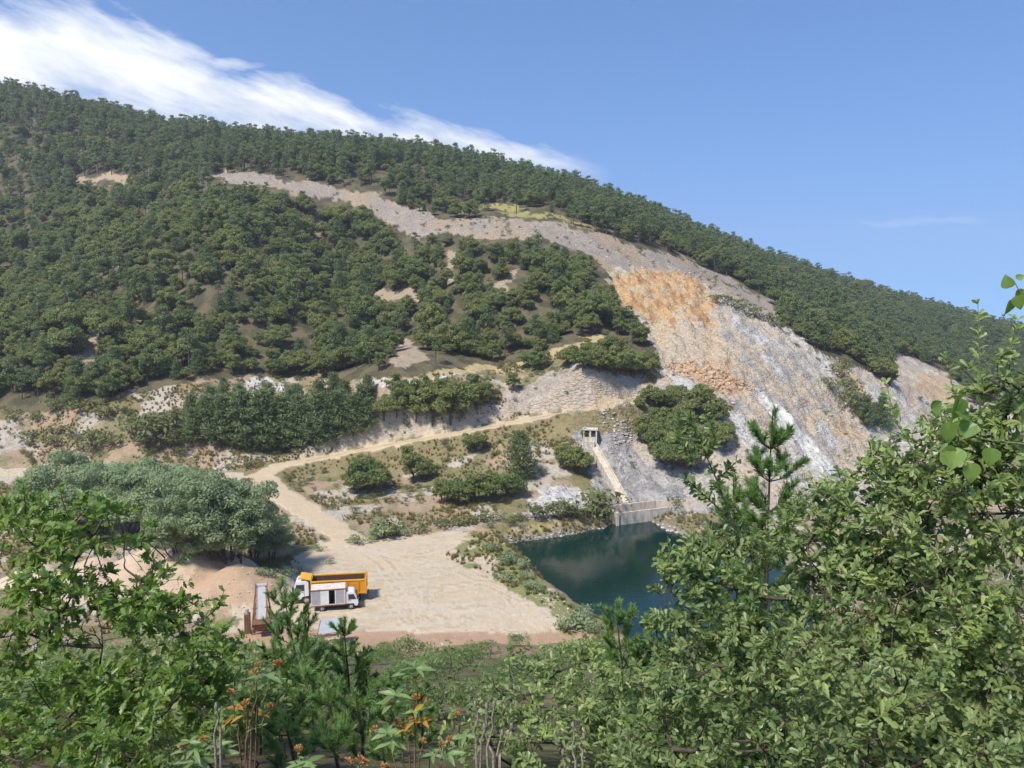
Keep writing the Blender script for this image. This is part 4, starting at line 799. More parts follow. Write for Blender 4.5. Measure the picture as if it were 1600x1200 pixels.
# ------------------------------------------------------------------ small white box lorry (x forward)
def box_truck(loc, rz):
    t = tag(empty('box_truck', loc, rz), 'small white box lorry with its side door open and rust stained roof', 'truck')
    c = MB(); c.box(-2.7, 2.2, -.4, -.3, .50, .66); c.box(-2.7, 2.2, .3, .4, .50, .66)
    for x in (-2.6, -1.4, -.2, 1.0): c.box(x - .05, x + .05, -.3, .3, .52, .64)
    for x in (-1.55, 1.75): c.cyl((x, -.8, .38), (x, .8, .38), .07, 8)
    c.build('chassis', M_CHASSIS, t); MB().box(-2.75, 1.15, -.98, .98, .66, .80).build('bed_frame', M_RUST, t)
    cab = MB().prism([(2.55, .45), (2.62, .8), (2.58, 1.2), (2.25, 1.95), (2.05, 2.12), (1.3, 2.16), (1.2, 2.05), (1.18, .72), (1.32, .72), (1.42, .82), (2.08, .82), (2.18, .45)], -.92, .92, .05).build('cab', M_WHITE, t)
    MB().hexa([(2.585, -.8, 1.22), (2.61, -.8, 1.22), (2.61, .8, 1.22), (2.585, .8, 1.22)], [(2.26, -.78, 1.94), (2.285, -.78, 1.94), (2.285, .78, 1.94), (2.26, .78, 1.94)]).build('windscreen', M_GLASS, cab)
    for s in (-1, 1):
        MB().prism([(2.36, 1.25), (2.08, 1.86), (1.48, 1.86), (1.48, 1.25)], s * .905, s * .94).build('side_window', M_GLASS, cab)
        MB().prism([(1.42, .85), (1.42, 1.95), (1.445, 1.95), (1.445, .85)], s * .905, s * .935).build('door_seam', M_CHASSIS, cab)
        MB().box(2.42, 2.52, min(s * .94, s * 1.12), max(s * .94, s * 1.12), 1.3, 1.65, .02).build('mirror', M_DARK, cab); MB().box(2.56, 2.66, min(s * .5, s * .82), max(s * .5, s * .82), .70, .88, .02).build('headlight', M_LAMP, cab)
        MB().box(1.55, 1.72, min(s * .915, s * .95), max(s * .915, s * .95), 1.12, 1.16).build('door_handle', M_DARK, cab)
        wheel(t, 1.75, s * .80, .39, .22, s); wheel(t, -1.55, s * .78, .39, .38, s)
    MB().box(2.5, 2.7, -.93, .93, .38, .60, .03).build('bumper', M_DARK, t)
    bx = MB().box(-2.75, 1.15, -.98, .98, 2.62, 2.70, .02).build('box_roof', M_ROOF, t)
    MB().box(-2.75, -2.70, -.98, .98, .80, 2.62).build('rear_wall', M_WHITE, t); MB().box(1.10, 1.15, -.98, .98, .80, 2.62).build('front_wall', M_ROOF, t); MB().box(-2.70, 1.10, .94, .98, .80, 2.62).build('side_wall', M_WHITE, t)
    MB().box(-2.75, 1.15, -1.0, -.94, 2.50, 2.62).build('top_rail', M_RUST, t); MB().box(-2.75, 1.15, -1.0, -.94, .80, .88).build('sill', M_ROOF, t)
    MB().box(-2.70, 1.10, -.93, .93, .80, .83).build('load_floor', M_DARK, t); MB().box(-1.7, 1.05, .6, .93, .84, 1.9).build('black_block', M_DARK, t)  # black floor, and a plain black block along the far wall
    MB().box(-2.70, -1.72, -.985, -.955, .88, 2.50).build('side_panel', M_GREYS, t); MB().box(-1.70, -.74, -.995, -.96, .88, 2.50).build('side_panel', M_WHITE, t)
    d = MB().box(.05, .98, -.985, -.95, .88, 2.50).build('sliding_door', M_GREYS, t); MB().box(-.06, .05, -1.0, -.94, .88, 2.50).build('door_post', M_WHITE, d); MB().box(.98, 1.14, -1.0, -.94, .88, 2.50).build('door_post', M_ROOF, d)
    for z in (1.3, 1.75, 2.2): MB().box(.08, .95, -.995, -.984, z, z + .03).build('door_rib', M_RIM, d)
    return t
pt = at_z(522, 954, 0); box_truck((pt.x, pt.y + .9, float(ground_z(pt.x, pt.y + .9)) - .02), R(12))
pt = at_z(516, 938, 0); dump_truck((pt.x, pt.y + .3, float(ground_z(pt.x, pt.y)) - .02), R(180 + 9))

# ------------------------------------------------------------------ gravel plant machines in the yard
def conveyor():
    p = at_z(409, 986, 0); t = tag(empty('conveyor', (p.x, p.y, 0), R(17)), 'rusty steel conveyor with grey belt standing before the sand heap', 'conveyor')
    for s in (-1, 1):
        r = MB().bar((s * .55, -1.2, 1.0), (s * .55, 3.2, 3.9), .10, .28).build('side_rail', M_RUST, t)
        for k in range(5): MB().bar((s * .64, -1 + k * 1.0, 1.15 + k * .66), (s * .64, -1 + k * 1.0, 1.75 + k * .66), .07).build('rail_post', M_RUST, r)
        MB().bar((s * .64, -1, 1.75), (s * .64, 3.0, 4.4), .07).build('hand_rail', M_RUST, r)
        for y, h in ((-.9, 1.2), (1.0, 2.45), (2.9, 3.7)): MB().bar((s * 1.05, y, -.1), (s * .6, y, h), .14).build('leg', M_RUST, t)
        MB().bar((s * 1.0, -.9, .4), (s * .75, 2.9, 2.4), .08).build('brace', M_RUST, t)
    MB().bar((0, -1.2, 1.16), (0, 3.2, 4.06), .82, .05).build('belt', M_BELT, t); MB().cyl((-.6, 3.2, 4.0), (.6, 3.2, 4.0), .24, 12).build('head_drum', M_RIM, t); MB().cyl((-.6, -1.2, 1.05), (.6, -1.2, 1.05), .22, 12).build('tail_drum', M_RIM, t)
    for y, h in ((-.9, .9), (1.0, 2.1), (2.9, 3.4)): MB().bar((-1.0, y, h * .45), (1.0, y, h * .45), .1).build('cross_bar', M_RUST, t)
    MB().hexa([(-.55, -1.9, .9), (.55, -1.9, .9), (.55, -1.0, .9), (-.55, -1.0, .9)], [(-.95, -2.4, 1.7), (.95, -2.4, 1.7), (.95, -.9, 1.7), (-.95, -.9, 1.7)]).build('feed_hopper', M_RUST, t)
    MB().box(-1.75, -1.1, -.6, .2, -.1, 2.2, .04).build('motor_cabinet', M_RUST, t); MB().cyl((-1.45, -.2, 2.2), (-1.45, -.2, 2.7), .2, 10).build('motor', M_RIM, t)
conveyor()
def screen_machine():
    p = at_z(514, 1014, 0); t = tag(empty('gravel_screen', (p.x, p.y, float(ground_z(p.x, p.y))), R(10)), 'gravel screening machine with sloping grey deck on rusty legs', 'machine')
    MB().hexa([(-1.0, -.7, 1.9), (1.0, -.7, 2.0), (1.15, 1.2, 2.75), (-.8, 1.2, 2.65)], [(-1.0, -.7, 1.97), (1.0, -.7, 2.07), (1.15, 1.2, 2.82), (-.8, 1.2, 2.72)]).build('deck', M_GREYS, t)
    for a, b in (((-1.05, -.8, 1.75), (1.05, -.8, 1.85)), ((-.85, 1.25, 2.55), (1.2, 1.25, 2.65)), ((-1.05, -.8, 1.75), (-.85, 1.25, 2.55)), ((1.05, -.8, 1.85), (1.2, 1.25, 2.65))): MB().bar(a, b, .1, .22).build('frame_bar', M_RUST, t)
    for a, b in (((-1.1, -1.0, 1.45), (1.1, -1.0, 1.5)), ((-1.0, -.95, 1.6), (.9, .2, 1.95))): MB().bar(a, b, .12, .12).build('spring_bar', M_WHITE, t)
    for x, y, h in ((-1.0, -.8, 1.75), (1.0, -.8, 1.8), (-.85, 1.2, 2.55), (1.15, 1.2, 2.6)): MB().bar((x, y, -.1), (x, y, h), .12).build('leg', M_RUST, t)
    MB().bar((-1.0, -.8, .7), (1.0, -.8, .7), .08).build('brace', M_RUST, t); MB().cyl((.4, -1.1, 1.35), (1.0, -1.1, 1.35), .2, 12).build('motor', M_RUST, t)
    q = tag(empty('steel_table', (p.x - .75, p.y - 2.6, float(ground_z(p.x - .75, p.y - 2.6))), R(6)), 'low grey steel table beside the gravel screening machine', 'table')
    MB().box(-.55, .55, -.4, .4, .95, 1.03, .01).build('table_top', M_GREYS, q); MB().box(-.5, .5, -.36, .36, .86, .947).build('apron', M_CHASSIS, q)
    for x in (-.45, .45):
        for y in (-.3, .3): MB().bar((x, y, -.1), (x, y, .87), .07).build('leg', M_RUST, q)
screen_machine()
def sleeper():
    p = at_z(562, 949, 0); o = MB(); o.box(-.6, .6, -.12, .12, 0, .16, .02); o.box(-.5, -.3, -.13, .13, -.02, .17); m = o.build('timber_sleeper', M_RUST); m.location = (p.x, p.y, float(ground_z(p.x, p.y)) - .01); m.rotation_euler = (0, 0, R(14)); tag(m, 'dark timber sleeper lying on the ground before the white lorry', 'timber')
sleeper()

# ------------------------------------------------------------------ concrete works at the pond
def gate_house():
    p = hit(922, 693); t = tag(empty('gate_house', (p.x, p.y, p.z), R(-7)), 'small concrete gate house with two dark openings at the chute top', 'building')
    W_, H_ = 1.38, 2.75
    MB().box(-W_, W_, -1.1, 1.3, -2.2, 1.15, .03).build('base', M_CONC, t)
    MB().box(-W_, W_, 1.1, 1.3, 1.152, 2.5).build('back_wall', M_CONC, t)
    for x0, x1 in ((-W_, -W_ + .3), (-.2, .2), (W_ - .3, W_)): MB().box(x0, x1, -1.1, -.8, 1.152, 2.5).build('pillar', M_CONC, t)
    for x0, x1 in ((-W_ + .003, -W_ + .2), (W_ - .2, W_ - .003)): MB().box(x0, x1, -.798, 1.098, 1.152, 2.5).build('side_wall', M_CONC, t)
    for x in (-.64, .64): MB().box(x - .42, x + .42, -.78, -.72, 1.16, 2.49).build('grille_or_shade_fill', M_CHASSIS, t)  # dark sheets fill both openings, standing in for the shaded interior
    MB().hexa([(-W_ - .12, -1.22, 2.502), (W_ + .12, -1.22, 2.502), (W_ + .12, 1.42, 2.502), (-W_ - .12, 1.42, 2.502)], [(-W_ - .12, -1.22, 2.68), (W_ + .12, -1.22, 2.68), (W_ + .12, 1.42, 2.74), (-W_ - .12, 1.42, 2.74)]).build('roof', M_CONC, t)
    MB().box(-1.0, .9, -1.75, -1.1, -2.4, .35, .03).build('outlet_block', M_CONC, t)
    return t
gate_house()
def chute():
    a = hit(926, 697); b = hit(977, 788); a.z += .15; b.z += .1; t = tag(empty('spillway_chute', b), 'straight concrete spillway chute running down the grey rock to the basin', 'spillway')
    d = (a - b); n = 9; u = Vector((d.y, -d.x, 0)).normalized()
    for k in range(n):
        p0 = d * (k / n) + d.normalized() * .02; p1 = d * ((k + 1) / n) - d.normalized() * .02
        MB().hexa([p0 - u * .62 - Vector((0, 0, 1.2)), p0 + u * .62 - Vector((0, 0, 1.2)), p1 + u * .62 - Vector((0, 0, 1.2)), p1 - u * .62 - Vector((0, 0, 1.2))], [p0 - u * .62, p0 + u * .62, p1 + u * .62, p1 - u * .62]).build('floor_slab', M_CONCP, t)
        for s in (-1, 1): MB().hexa([p0 + u * s * .62 - Vector((0, 0, 1.2)), p0 + u * s * .82 - Vector((0, 0, 1.2)), p1 + u * s * .82 - Vector((0, 0, 1.2)), p1 + u * s * .62 - Vector((0, 0, 1.2))], [p0 + u * s * .62 + Vector((0, 0, .45)), p0 + u * s * .82 + Vector((0, 0, .45)), p1 + u * s * .82 + Vector((0, 0, .45)), p1 + u * s * .62 + Vector((0, 0, .45))]).build('side_wall', M_CONC, t)
chute()
def walls():
    a = at_z(966, 821, WATER); b = at_z(1046, 809, WATER + .2); t = tag(empty('stilling_basin', (a.x, a.y, WATER)), 'pale concrete basin walls standing in the far end of the pond', 'basin')
    d = Vector((b.x - a.x, b.y - a.y, 0)); u = d.normalized(); nrm = Vector((-u.y, u.x, 0)); L = d.length; n = 6
    def panel(p0, p1, z0, z1, th, nm, mat, dz=0):
        q = Vector((-(p1 - p0).y, (p1 - p0).x, 0)).normalized() * th; Z0 = Vector((0, 0, z0)); Z1 = Vector((0, 0, z1)); ZZ = Vector((0, 0, z1 + dz))
        return MB().hexa([p0 + Z0, p1 + Z0, p1 + q + Z0, p0 + q + Z0], [p0 + Z1, p1 + ZZ, p1 + q + ZZ, p0 + q + Z1]).build(nm, mat, t)
    for k in range(n): panel(u * (L * k / n + .02), u * (L * (k + 1) / n - .02), -2, 2.1 + rng.uniform(-.015, .015), .35, 'front_panel', M_CONC)
    e = nrm * 3.4 - u * .9
    for k in range(2): panel(e * ((k + 1) / 2 - .005), e * (k / 2 + .005) - u * .003, -2, 2.12 + .3 * (k == 0), .35, 'wing_panel', M_CONC)
    for k in range(7): panel(e + u * (1.55 * k + .0), e + u * (1.55 * k + 1.51), -1, 2.55, .3, 'back_panel', M_CONCP)
    panel(-u * .38 - nrm * .25, u * .02 - nrm * .25, -2, 2.2, .85, 'end_pier', M_CONC)
    # long parapet behind the basin
    p = Vector((a.x, a.y, WATER)) + e + u * 10.9; t2 = tag(empty('parapet_wall', p), 'long low warm concrete parapet wall running on from the basin', 'wall')
    u2 = Vector((1, .02, 0)).normalized()
    for k in range(12):
        q = Vector((0, .3, 0)); p0 = u2 * (2.0 * k); p1 = u2 * (2.0 * k + 1.96)
        MB().hexa([p0 + Vector((0, 0, -1)), p1 + Vector((0, 0, -1)), p1 + q + Vector((0, 0, -1)), p0 + q + Vector((0, 0, -1))], [p0 + Vector((0, 0, 2.55)), p1 + Vector((0, 0, 2.55)), p1 + q + Vector((0, 0, 2.55)), p0 + q + Vector((0, 0, 2.55))]).build('panel', M_CONCP, t2)
walls()
#--- NEXT3

# ------------------------------------------------------------------ near vegetation on the viewer's slope
M_OAKN = foliage_mat('oak_leaf', (.055, .088, .036), (.112, .150, .062), (.185, .212, .098), .36, .40, .5)
M_OAKP = foliage_mat('pale_oak_leaf', (.14, .18, .07), (.19, .235, .09), (.25, .29, .12), .4, .45, .4)
M_MAPLE = foliage_mat('maple_leaf', (.050, .092, .024), (.090, .140, .038), (.150, .195, .058), .4, .4, .45)
M_DARKL = foliage_mat('dark_leaf', (.050, .085, .030), (.080, .120, .042), (.11, .145, .055), .3, .45, .4)
M_BIGL = foliage_mat('poplar_leaf', (.09, .15, .04), (.13, .19, .055), (.18, .24, .075), .4, .4, .45)
M_HERB = foliage_mat('herb_leaf', (.16, .25, .095), (.21, .30, .13), (.27, .35, .17), .35, .45, .4, gain=1.0)
M_YELLOWL = foliage_mat('faded_leaf', (.42, .33, .06), (.45, .22, .05), (.35, .12, .03), .3, .6, .3, gain=1.0)
M_NEEDLE = foliage_mat('pine_needle', (.060, .115, .035), (.090, .150, .050), (.130, .190, .070), .25, .45, .4)
M_SEED = foliage_mat('seed_head', (.30, .15, .055), (.40, .21, .085), (.50, .30, .14), .15, .9, .1, gain=1.0)
M_TWIG = bark_mat('twig', (.045, .036, .028), (.12, .095, .072), 40); M_GREENTWIG = bark_mat('green_twig', (.13, .15, .06), (.22, .22, .10), 40)
M_DEAD = bark_mat('dead_stalk', (.20, .16, .125), (.36, .30, .24), 40); M_REDSTEM = bark_mat('red_stem', (.13, .075, .045), (.24, .15, .09), 40)
HALF = dict(oak=[(.02, .06), (.08, .20), (.13, .30), (.09, .36), (.18, .50), (.12, .57), (.20, .72), (.17, .86), (.07, .97)],
            maple=[(.03, .05), (.10, .20), (.26, .36), (.12, .40), (.30, .62), (.13, .62), (.17, .82)],
            poplar=[(.20, .02), (.40, .14), (.44, .32), (.36, .54), (.18, .80)],
            lance=[(.07, .08), (.14, .28), (.15, .48), (.09, .76)])
def leaf_shape(kind):
    h = HALF[kind]; f = .30; bend = .22
    pt = lambda x, y, s: (s * x, y, f * x - bend * y * y)
    mid = [(0, 0, 0), (0, .34, -bend * .116), (0, .68, -bend * .46), (0, 1, -bend)]
    V = mid + [pt(x, y, 1) for x, y in h] + [pt(x, y, -1) for x, y in h]; n = len(h)
    r = [0] + list(range(4, 4 + n)) + [3, 2, 1]; l = [0] + list(range(4 + n, 4 + 2 * n)) + [3, 2, 1]
    return np.array(V), np.array(r), np.array(l[::-1])
SHAPES = {k: leaf_shape(k) for k in HALF}
LEAFMESH = {}
def leaf_mesh(kind, mat):
    k = (kind, mat.name)
    if k not in LEAFMESH:
        V, r, l = SHAPES[kind]; me = bpy.data.meshes.new('leaf'); me.from_pydata([tuple(v) for v in V], [], [list(r), list(l)]); me.update(); me.materials.append(mat); LEAFMESH[k] = me
    return LEAFMESH[k]
def lay_leaves(P, D, Nn, L, kind, mat, parent, base, indiv=300, name='leaf', rest='foliage', label=None):
    D = unit(D); X = unit(np.cross(D, Nn)); Zn = np.cross(X, D); V, r, l = SHAPES[kind]
    order = np.argsort(np.linalg.norm(P - [0, 0, CAM_H], axis=1) / L); px, py = project(P[:, 0], P[:, 1], P[:, 2]); inside = (px > 0) & (px < 1600) & (py > 0) & (py < 1200)
    order = np.concatenate([order[inside[order]], order[~inside[order]]]); one = order[:indiv]; many = order[indiv:]
    me = leaf_mesh(kind, mat); b = np.asarray(base)
    for i in one:
        o = bpy.data.objects.new(name, me); COL.objects.link(o); o.parent = parent
        M_ = np.eye(4); M_[:3, 0] = X[i] * L[i]; M_[:3, 1] = D[i] * L[i]; M_[:3, 2] = Zn[i] * L[i]; M_[:3, 3] = P[i] - b; o.matrix_local = Matrix(M_.tolist())
    if len(many):
        W = (P[many, None] + L[many, None, None] * (V[None, :, 0:1] * X[many, None] + V[None, :, 1:2] * D[many, None] + V[None, :, 2:3] * Zn[many, None])) - b
        nv = len(V); off = (np.arange(len(many)) * nv)[:, None]; F = [off + r[None], off + l[None]]
        rn = rng.uniform(0, 1, len(many)); mm = soup(rest, W.reshape(-1, 3), F, np.concatenate([rn, rn]), [mat]); o = link(rest, mm, parent); o['kind'] = 'stuff'
def bush(name, label, cat, ells, dens, kind, L0, mat, indiv=300, stems=3, base_px=None, group=None, per=12, pale=None, twigmat=None, spread=.55, keep=1.0):
    """ells: (px, py, depth, rx px, ry px, half depth m). Stems rise from the ground to each clump, branches fill it, twigs carry the leaves."""
    E = [(np.array(at(a, b, d)), np.array([rx * d / FOC, rz, ry * d / FOC]), rx * ry) for a, b, d, rx, ry, rz in ells]
    c = np.mean([e[0] for e in E], 0); bx, by = (c[0], c[1] + .1) if base_px is None else tuple(at(base_px[0], 600, base_px[1]))[:2]
    base = np.array([bx, by, float(ground_z(bx, by))]); t = tag(empty(name, base), label, cat, group); wd = Wood(); nodes = []; tips = []; starts = []
    foot = [np.array([bx, by, base[2] - .15]) + rng.normal(size=3) * [.12, .12, 0] for _ in range(stems)]
    low = sorted(range(len(E)), key=lambda i: E[i][0][2])
    tree_nodes = [f for f in foot]
    for i in low:
        cc = E[i][0]; src = min(tree_nodes, key=lambda q: np.linalg.norm(q - cc) + (2 if q[2] > cc[2] else 0)); Lr = np.linalg.norm(cc - src); r0 = .012 + .010 * min(Lr, 2)
        P = wd.bend(src, cc, r0, .007, 6, .10, 9); nodes += list(P[3:]); tree_nodes += list(P[4:])
    for cc, rr, ar in E:
        for k in range(int(5 + ar / 1500)):
            u = unit(rng.normal(size=3)) * rng.uniform(.45, .85); tgt = cc + u * rr; A = np.array(nodes); src = A[np.argmin(np.linalg.norm(A - tgt, axis=1) + .6 * np.maximum(0, A[:, 2] - tgt[2] + .1))]
            P = wd.bend(src, tgt, .0065, .003, 4, .12, 6); nodes += list(P[2:])
    A = np.array(nodes)
    for cc, rr, ar in E:
        n = int(dens * ar * 3.14 / 1000); u = unit(rng.normal(size=(n, 3))) * (rng.uniform(.12, 1.0, n) ** .5)[:, None]; p = cc + u * rr
        nzv = fbm(p[:, 0] * 3.1 + p[:, 1] * 1.3, p[:, 2] * 3.1 + p[:, 1], 7, 3); p = p[(nzv > .46) | (rng.uniform(size=n) < .30)]
        for q in p:
            k = np.argmin(((A - q) ** 2).sum(1) + .25 * np.maximum(0, A[:, 2] - q[2]) ** 2); s = A[k]; v = q - s; d = np.linalg.norm(v)
            if d > spread: s = q - v / d * spread * rng.uniform(.6, 1)
            starts.append(s); tips.append(q)
    S = np.array(starts); T_ = np.array(tips); n = len(S)
    for s, q in zip(S, T_): wd.add(np.stack([s, (s + q) / 2 + rng.normal(size=3) * .015, q]), [.0032, .0024, .0014], 3)
    link('branches', wd.mesh('branches', [twigmat or M_TWIG]), t).data.transform(Matrix.Translation(-Vector(base)))
    ax = unit(unit(T_ - S) * .8 + [0, 0, .45] + rng.normal(size=(n, 3)) * .25); Ls = np.linalg.norm(T_ - S, axis=1)
    idx = np.repeat(np.arange(n), per); m = len(idx); tt = np.where(rng.uniform(size=m) < .5, rng.uniform(.90, 1.02, m), rng.uniform(.3, .95, m))
    P = S[idx] + (T_ - S)[idx] * tt[:, None]; rad = unit(np.cross(ax[idx], rng.normal(size=(m, 3)))); D = ax[idx] * rng.uniform(.1, .9, m)[:, None] + rad * .9; Nn = rng.normal(size=(m, 3)) * .5 + [0, -.25, .9]
    Lf = L0 * rng.uniform(.55, 1.2, m)
    if pale is not None:
        w_ = np.repeat(rng.uniform(size=n) < pale, per) & (P[:, 2] > np.percentile(P[:, 2], 30))
        lay_leaves(P[w_], D[w_], Nn[w_], Lf[w_] * .95, kind, M_OAKP, t, base, indiv // 4, 'young_leaf', 'young_foliage'); P, D, Nn, Lf = P[~w_], D[~w_], Nn[~w_], Lf[~w_]; indiv -= indiv // 4
    lay_leaves(P, D, Nn, Lf, kind, mat, t, base, indiv)
    return t, base
def shoot(parent, base, pts, kind, L0, mat, n, wood=M_GREENTWIG, r=.004, name='shoot'):   # a single upright spray: stem with leaves up its length
    P = np.array([at(*p) for p in pts]); k = np.linspace(0, 1, 12); q = np.stack([np.interp(k, np.linspace(0, 1, len(P)), P[:, i]) for i in range(3)], -1)
    V, F = tube(q - base, np.linspace(r, r * .4, 12), 5); st = link(name, soup(name, V, F, None, [wood]), parent)
    t = np.sort(rng.uniform(.12, 1.0, n)); t[-4:] = 1; C = np.stack([np.interp(t, k, q[:, i]) for i in range(3)], -1); ax = unit(np.stack([np.interp(t, k, np.gradient(q[:, i])) for i in range(3)], -1))
    rad = unit(np.cross(ax, rng.normal(size=(n, 3)))); lay_leaves(C, ax * rng.uniform(.3, 1, n)[:, None] + rad * .8, rng.normal(size=(n, 3)) * .5 + [0, -.5, .7], L0 * rng.uniform(.6, 1.15, n) * (1.1 - .35 * t), kind, mat, parent, base, n)

def near_plants():
    # right: the big oak
    t, b = bush('oak_bush', 'large grey green oak bush filling the bank above the pond', 'bush', [(1300, 800, 5.9, 60, 50, .5), (1420, 880, 5.4, 90, 80, .6), (1095, 905, 6.2, 75, 85, .5), (1060, 985, 6.0, 70, 70, .5), (1062, 905, 6.2, 46, 60, .4), (1120, 1040, 5.7, 120, 100, .6), (1030, 1080, 6.0, 90, 70, .5), (1180, 930, 6.0, 100, 90, .6), (1260, 850, 6.0, 100, 75, .6), (1230, 1060, 5.4, 130, 110, .6),
        (1350, 800, 5.8, 90, 75, .6), (1330, 930, 5.6, 120, 100, .7), (1050, 1170, 5.4, 120, 70, .5), (1220, 1170, 5.0, 140, 70, .5), (1140, 850, 6.3, 50, 40, .4)], 4.0, 'oak', .070, M_OAKN, 300, 4, (1190, 5.9), pale=.08, per=17)
    for pts, n in (([(1150, 830, 6.2), (1120, 750, 6.2), (1098, 700, 6.2), (1075, 650, 6.2)], 70), ([(1095, 730, 6.2), (1060, 690, 6.25), (1062, 652, 6.3)], 52), ([(1100, 720, 6.15), (1118, 685, 6.1), (1104, 650, 6.15)], 46), ([(1120, 750, 6.2), (1150, 722, 6.2)], 22), ([(1130, 800, 6.2), (1090, 765, 6.2), (1070, 745, 6.2)], 34)):
        shoot(t, b, pts, 'oak', .085, M_OAKN, n * 2, M_TWIG, .008)
    for pts, n in (([(1330, 1090, 4.6), (1290, 1040, 4.5), (1240, 980, 4.5)], 26), ([(1330, 1120, 4.4), (1280, 1080, 4.4), (1230, 1040, 4.4)], 24), ([(1300, 940, 5), (1290, 880, 5), (1310, 850, 5)], 18)):
        shoot(t, b, pts, 'oak', .08, M_OAKP, n)
    t, b = bush('tall_oak', 'tall oak with yellow green tips beside the large leaved poplar twig', 'tree', [(1500, 760, 5.1, 90, 90, .6), (1580, 620, 4.9, 50, 70, .4), (1450, 800, 5.2, 100, 100, .6), (1550, 690, 5.0, 70, 110, .5), (1540, 590, 5.0, 50, 50, .4), (1500, 690, 5.1, 60, 60, .4), (1590, 800, 4.8, 80, 120, .5), (1460, 940, 5.0, 120, 100, .6), (1560, 1000, 4.7, 110, 120, .6), (1400, 1060, 4.8, 130, 110, .6), (1540, 1140, 4.5, 120, 90, .5), (1380, 1170, 4.5, 120, 60, .5), (1400, 730, 5.4, 50, 50, .4)],
        4.0, 'oak', .067, M_OAKN, 300, 4, (1500, 5.2), pale=.20, per=17)
    for pts, n in (([(1540, 640, 5), (1530, 560, 5), (1528, 475, 5)], 40), ([(1450, 740, 5.2), (1400, 660, 5.2), (1385, 600, 5.2)], 34), ([(1560, 620, 4.9), (1580, 540, 4.9), (1590, 500, 4.9)], 34), ([(1500, 680, 5.1), (1490, 610, 5.1), (1478, 560, 5.1)], 32), ([(1420, 760, 5.3), (1390, 700, 5.3), (1395, 640, 5.3)], 26),
                   ([(1480, 1000, 4.4), (1540, 940, 4.3), (1580, 890, 4.3)], 24), ([(1350, 780, 5.6), (1300, 750, 5.6), (1270, 745, 5.6)], 22), ([(1360, 1130, 4.2), (1420, 1090, 4.2), (1470, 1080, 4.2)], 26), ([(1340, 960, 4.8), (1320, 900, 4.8), (1350, 870, 4.8)], 20), ([(1470, 880, 4.6), (1440, 830, 4.6), (1400, 800, 4.6)], 22)):
        shoot(t, b, pts, 'oak', .082, M_OAKP, n)
    # poplar twig with large leaves
    p0 = at(1665, 700, 4.6); g = float(ground_z(p0.x, p0.y)); t = tag(empty('poplar_sapling', (p0.x, p0.y, g)), 'slender poplar twig with large rounded leaves against the sky', 'sapling'); b = np.array([p0.x, p0.y, g]); wd = Wood()
    wd.add(np.array([[p0.x, p0.y, g - .1], list(p0), list(at(1640, 540, 4.5)), list(at(1600, 470, 4.5)), list(at(1585, 440, 4.5))]) - b, [.02, .012, .007, .004, .002], 6); wd.add(np.array([list(p0), list(at(1560, 690, 4.5)), list(at(1500, 680, 4.5)), list(at(1470, 640, 4.5))]) - b, [.008, .006, .004, .002], 5); link('stem', wd.mesh('stem', [M_GREENTWIG]), t)
    LP = [(1577, 450, -20, 26), (1588, 462, 160, 28), (1600, 452, 200, 26), (1588, 436, 60, 16), (1580, 468, 185, 30), (1500, 622, 190, 44), (1478, 660, 165, 42), (1490, 640, 110, 46), (1520, 660, 220, 40), (1470, 705, 120, 44), (1495, 700, 200, 42), (1515, 725, 170, 38), (1455, 640, 60, 30), (1530, 640, -20, 34), (1560, 690, 20, 34), (1550, 700, 190, 36)]
    C = np.array([at(a, c, 4.5) for a, c, _, _ in LP]); an = np.radians([v[2] for v in LP]); D = np.stack([np.sin(an), rng.normal(size=len(LP)) * .2, np.cos(an)], -1); lay_leaves(C, D, rng.normal(size=(len(LP), 3)) * .35 + [0, -1, .35], np.array([v[3] for v in LP]) * 4.5 / FOC * .85, 'poplar', M_BIGL, t, b)
    # left: field maple
    t, b = bush('maple_tree', 'bright green young maple in front of the willow thicket', 'tree', [(130, 860, 6.6, 95, 75, .6), (100, 805, 6.6, 48, 48, .4), (160, 815, 6.6, 46, 42, .4), (40, 840, 6.7, 62, 60, .5), (15, 800, 6.8, 36, 42, .3), (195, 888, 6.5, 74, 60, .5), (110, 935, 6.4, 110, 70, .5), (248, 955, 6.4, 66, 52, .5), (20, 980, 6.3, 90, 90, .5), (160, 1010, 6.3, 150, 90, .6), (310, 1020, 6.3, 82, 66, .5), (80, 1110, 6.0, 140, 100, .6), (250, 1120, 6.0, 140, 90, .6)],
        4.3, 'maple', .088, M_MAPLE, 300, 3, (165, 6.7))
    for pts, n in (([(115, 830, 6.6), (100, 790, 6.6), (92, 760, 6.6)], 26), ([(180, 860, 6.5), (168, 810, 6.5), (150, 775, 6.5)], 28), ([(300, 980, 6.3), (335, 955, 6.3), (350, 925, 6.3)], 26), ([(250, 900, 6.4), (275, 880, 6.4), (292, 868, 6.4)], 20), ([(40, 800, 6.8), (38, 775, 6.8), (36, 755, 6.8)], 18), ([(220, 850, 6.5), (226, 825, 6.5), (238, 815, 6.5)], 16)):
        shoot(t, b, pts, 'maple', .09, M_MAPLE, n, M_TWIG, .006)
    bush('hornbeam_bush', 'dark green bush in the shade below the young maple', 'bush', [(330, 1085, 8.5, 80, 66, .6), (300, 1170, 8, 120, 60, .6), (400, 1190, 8, 80, 45, .6)], 2.2, 'maple', .09, M_DARKL, 200, 3)
    bush('low_maple', 'bright leafy maple bush at the foot of the slope edge', 'bush', [(30, 1190, 4.8, 110, 60, .4), (140, 1205, 4.6, 100, 50, .4)], 1.8, 'maple', .085, M_MAPLE, 150, 2)
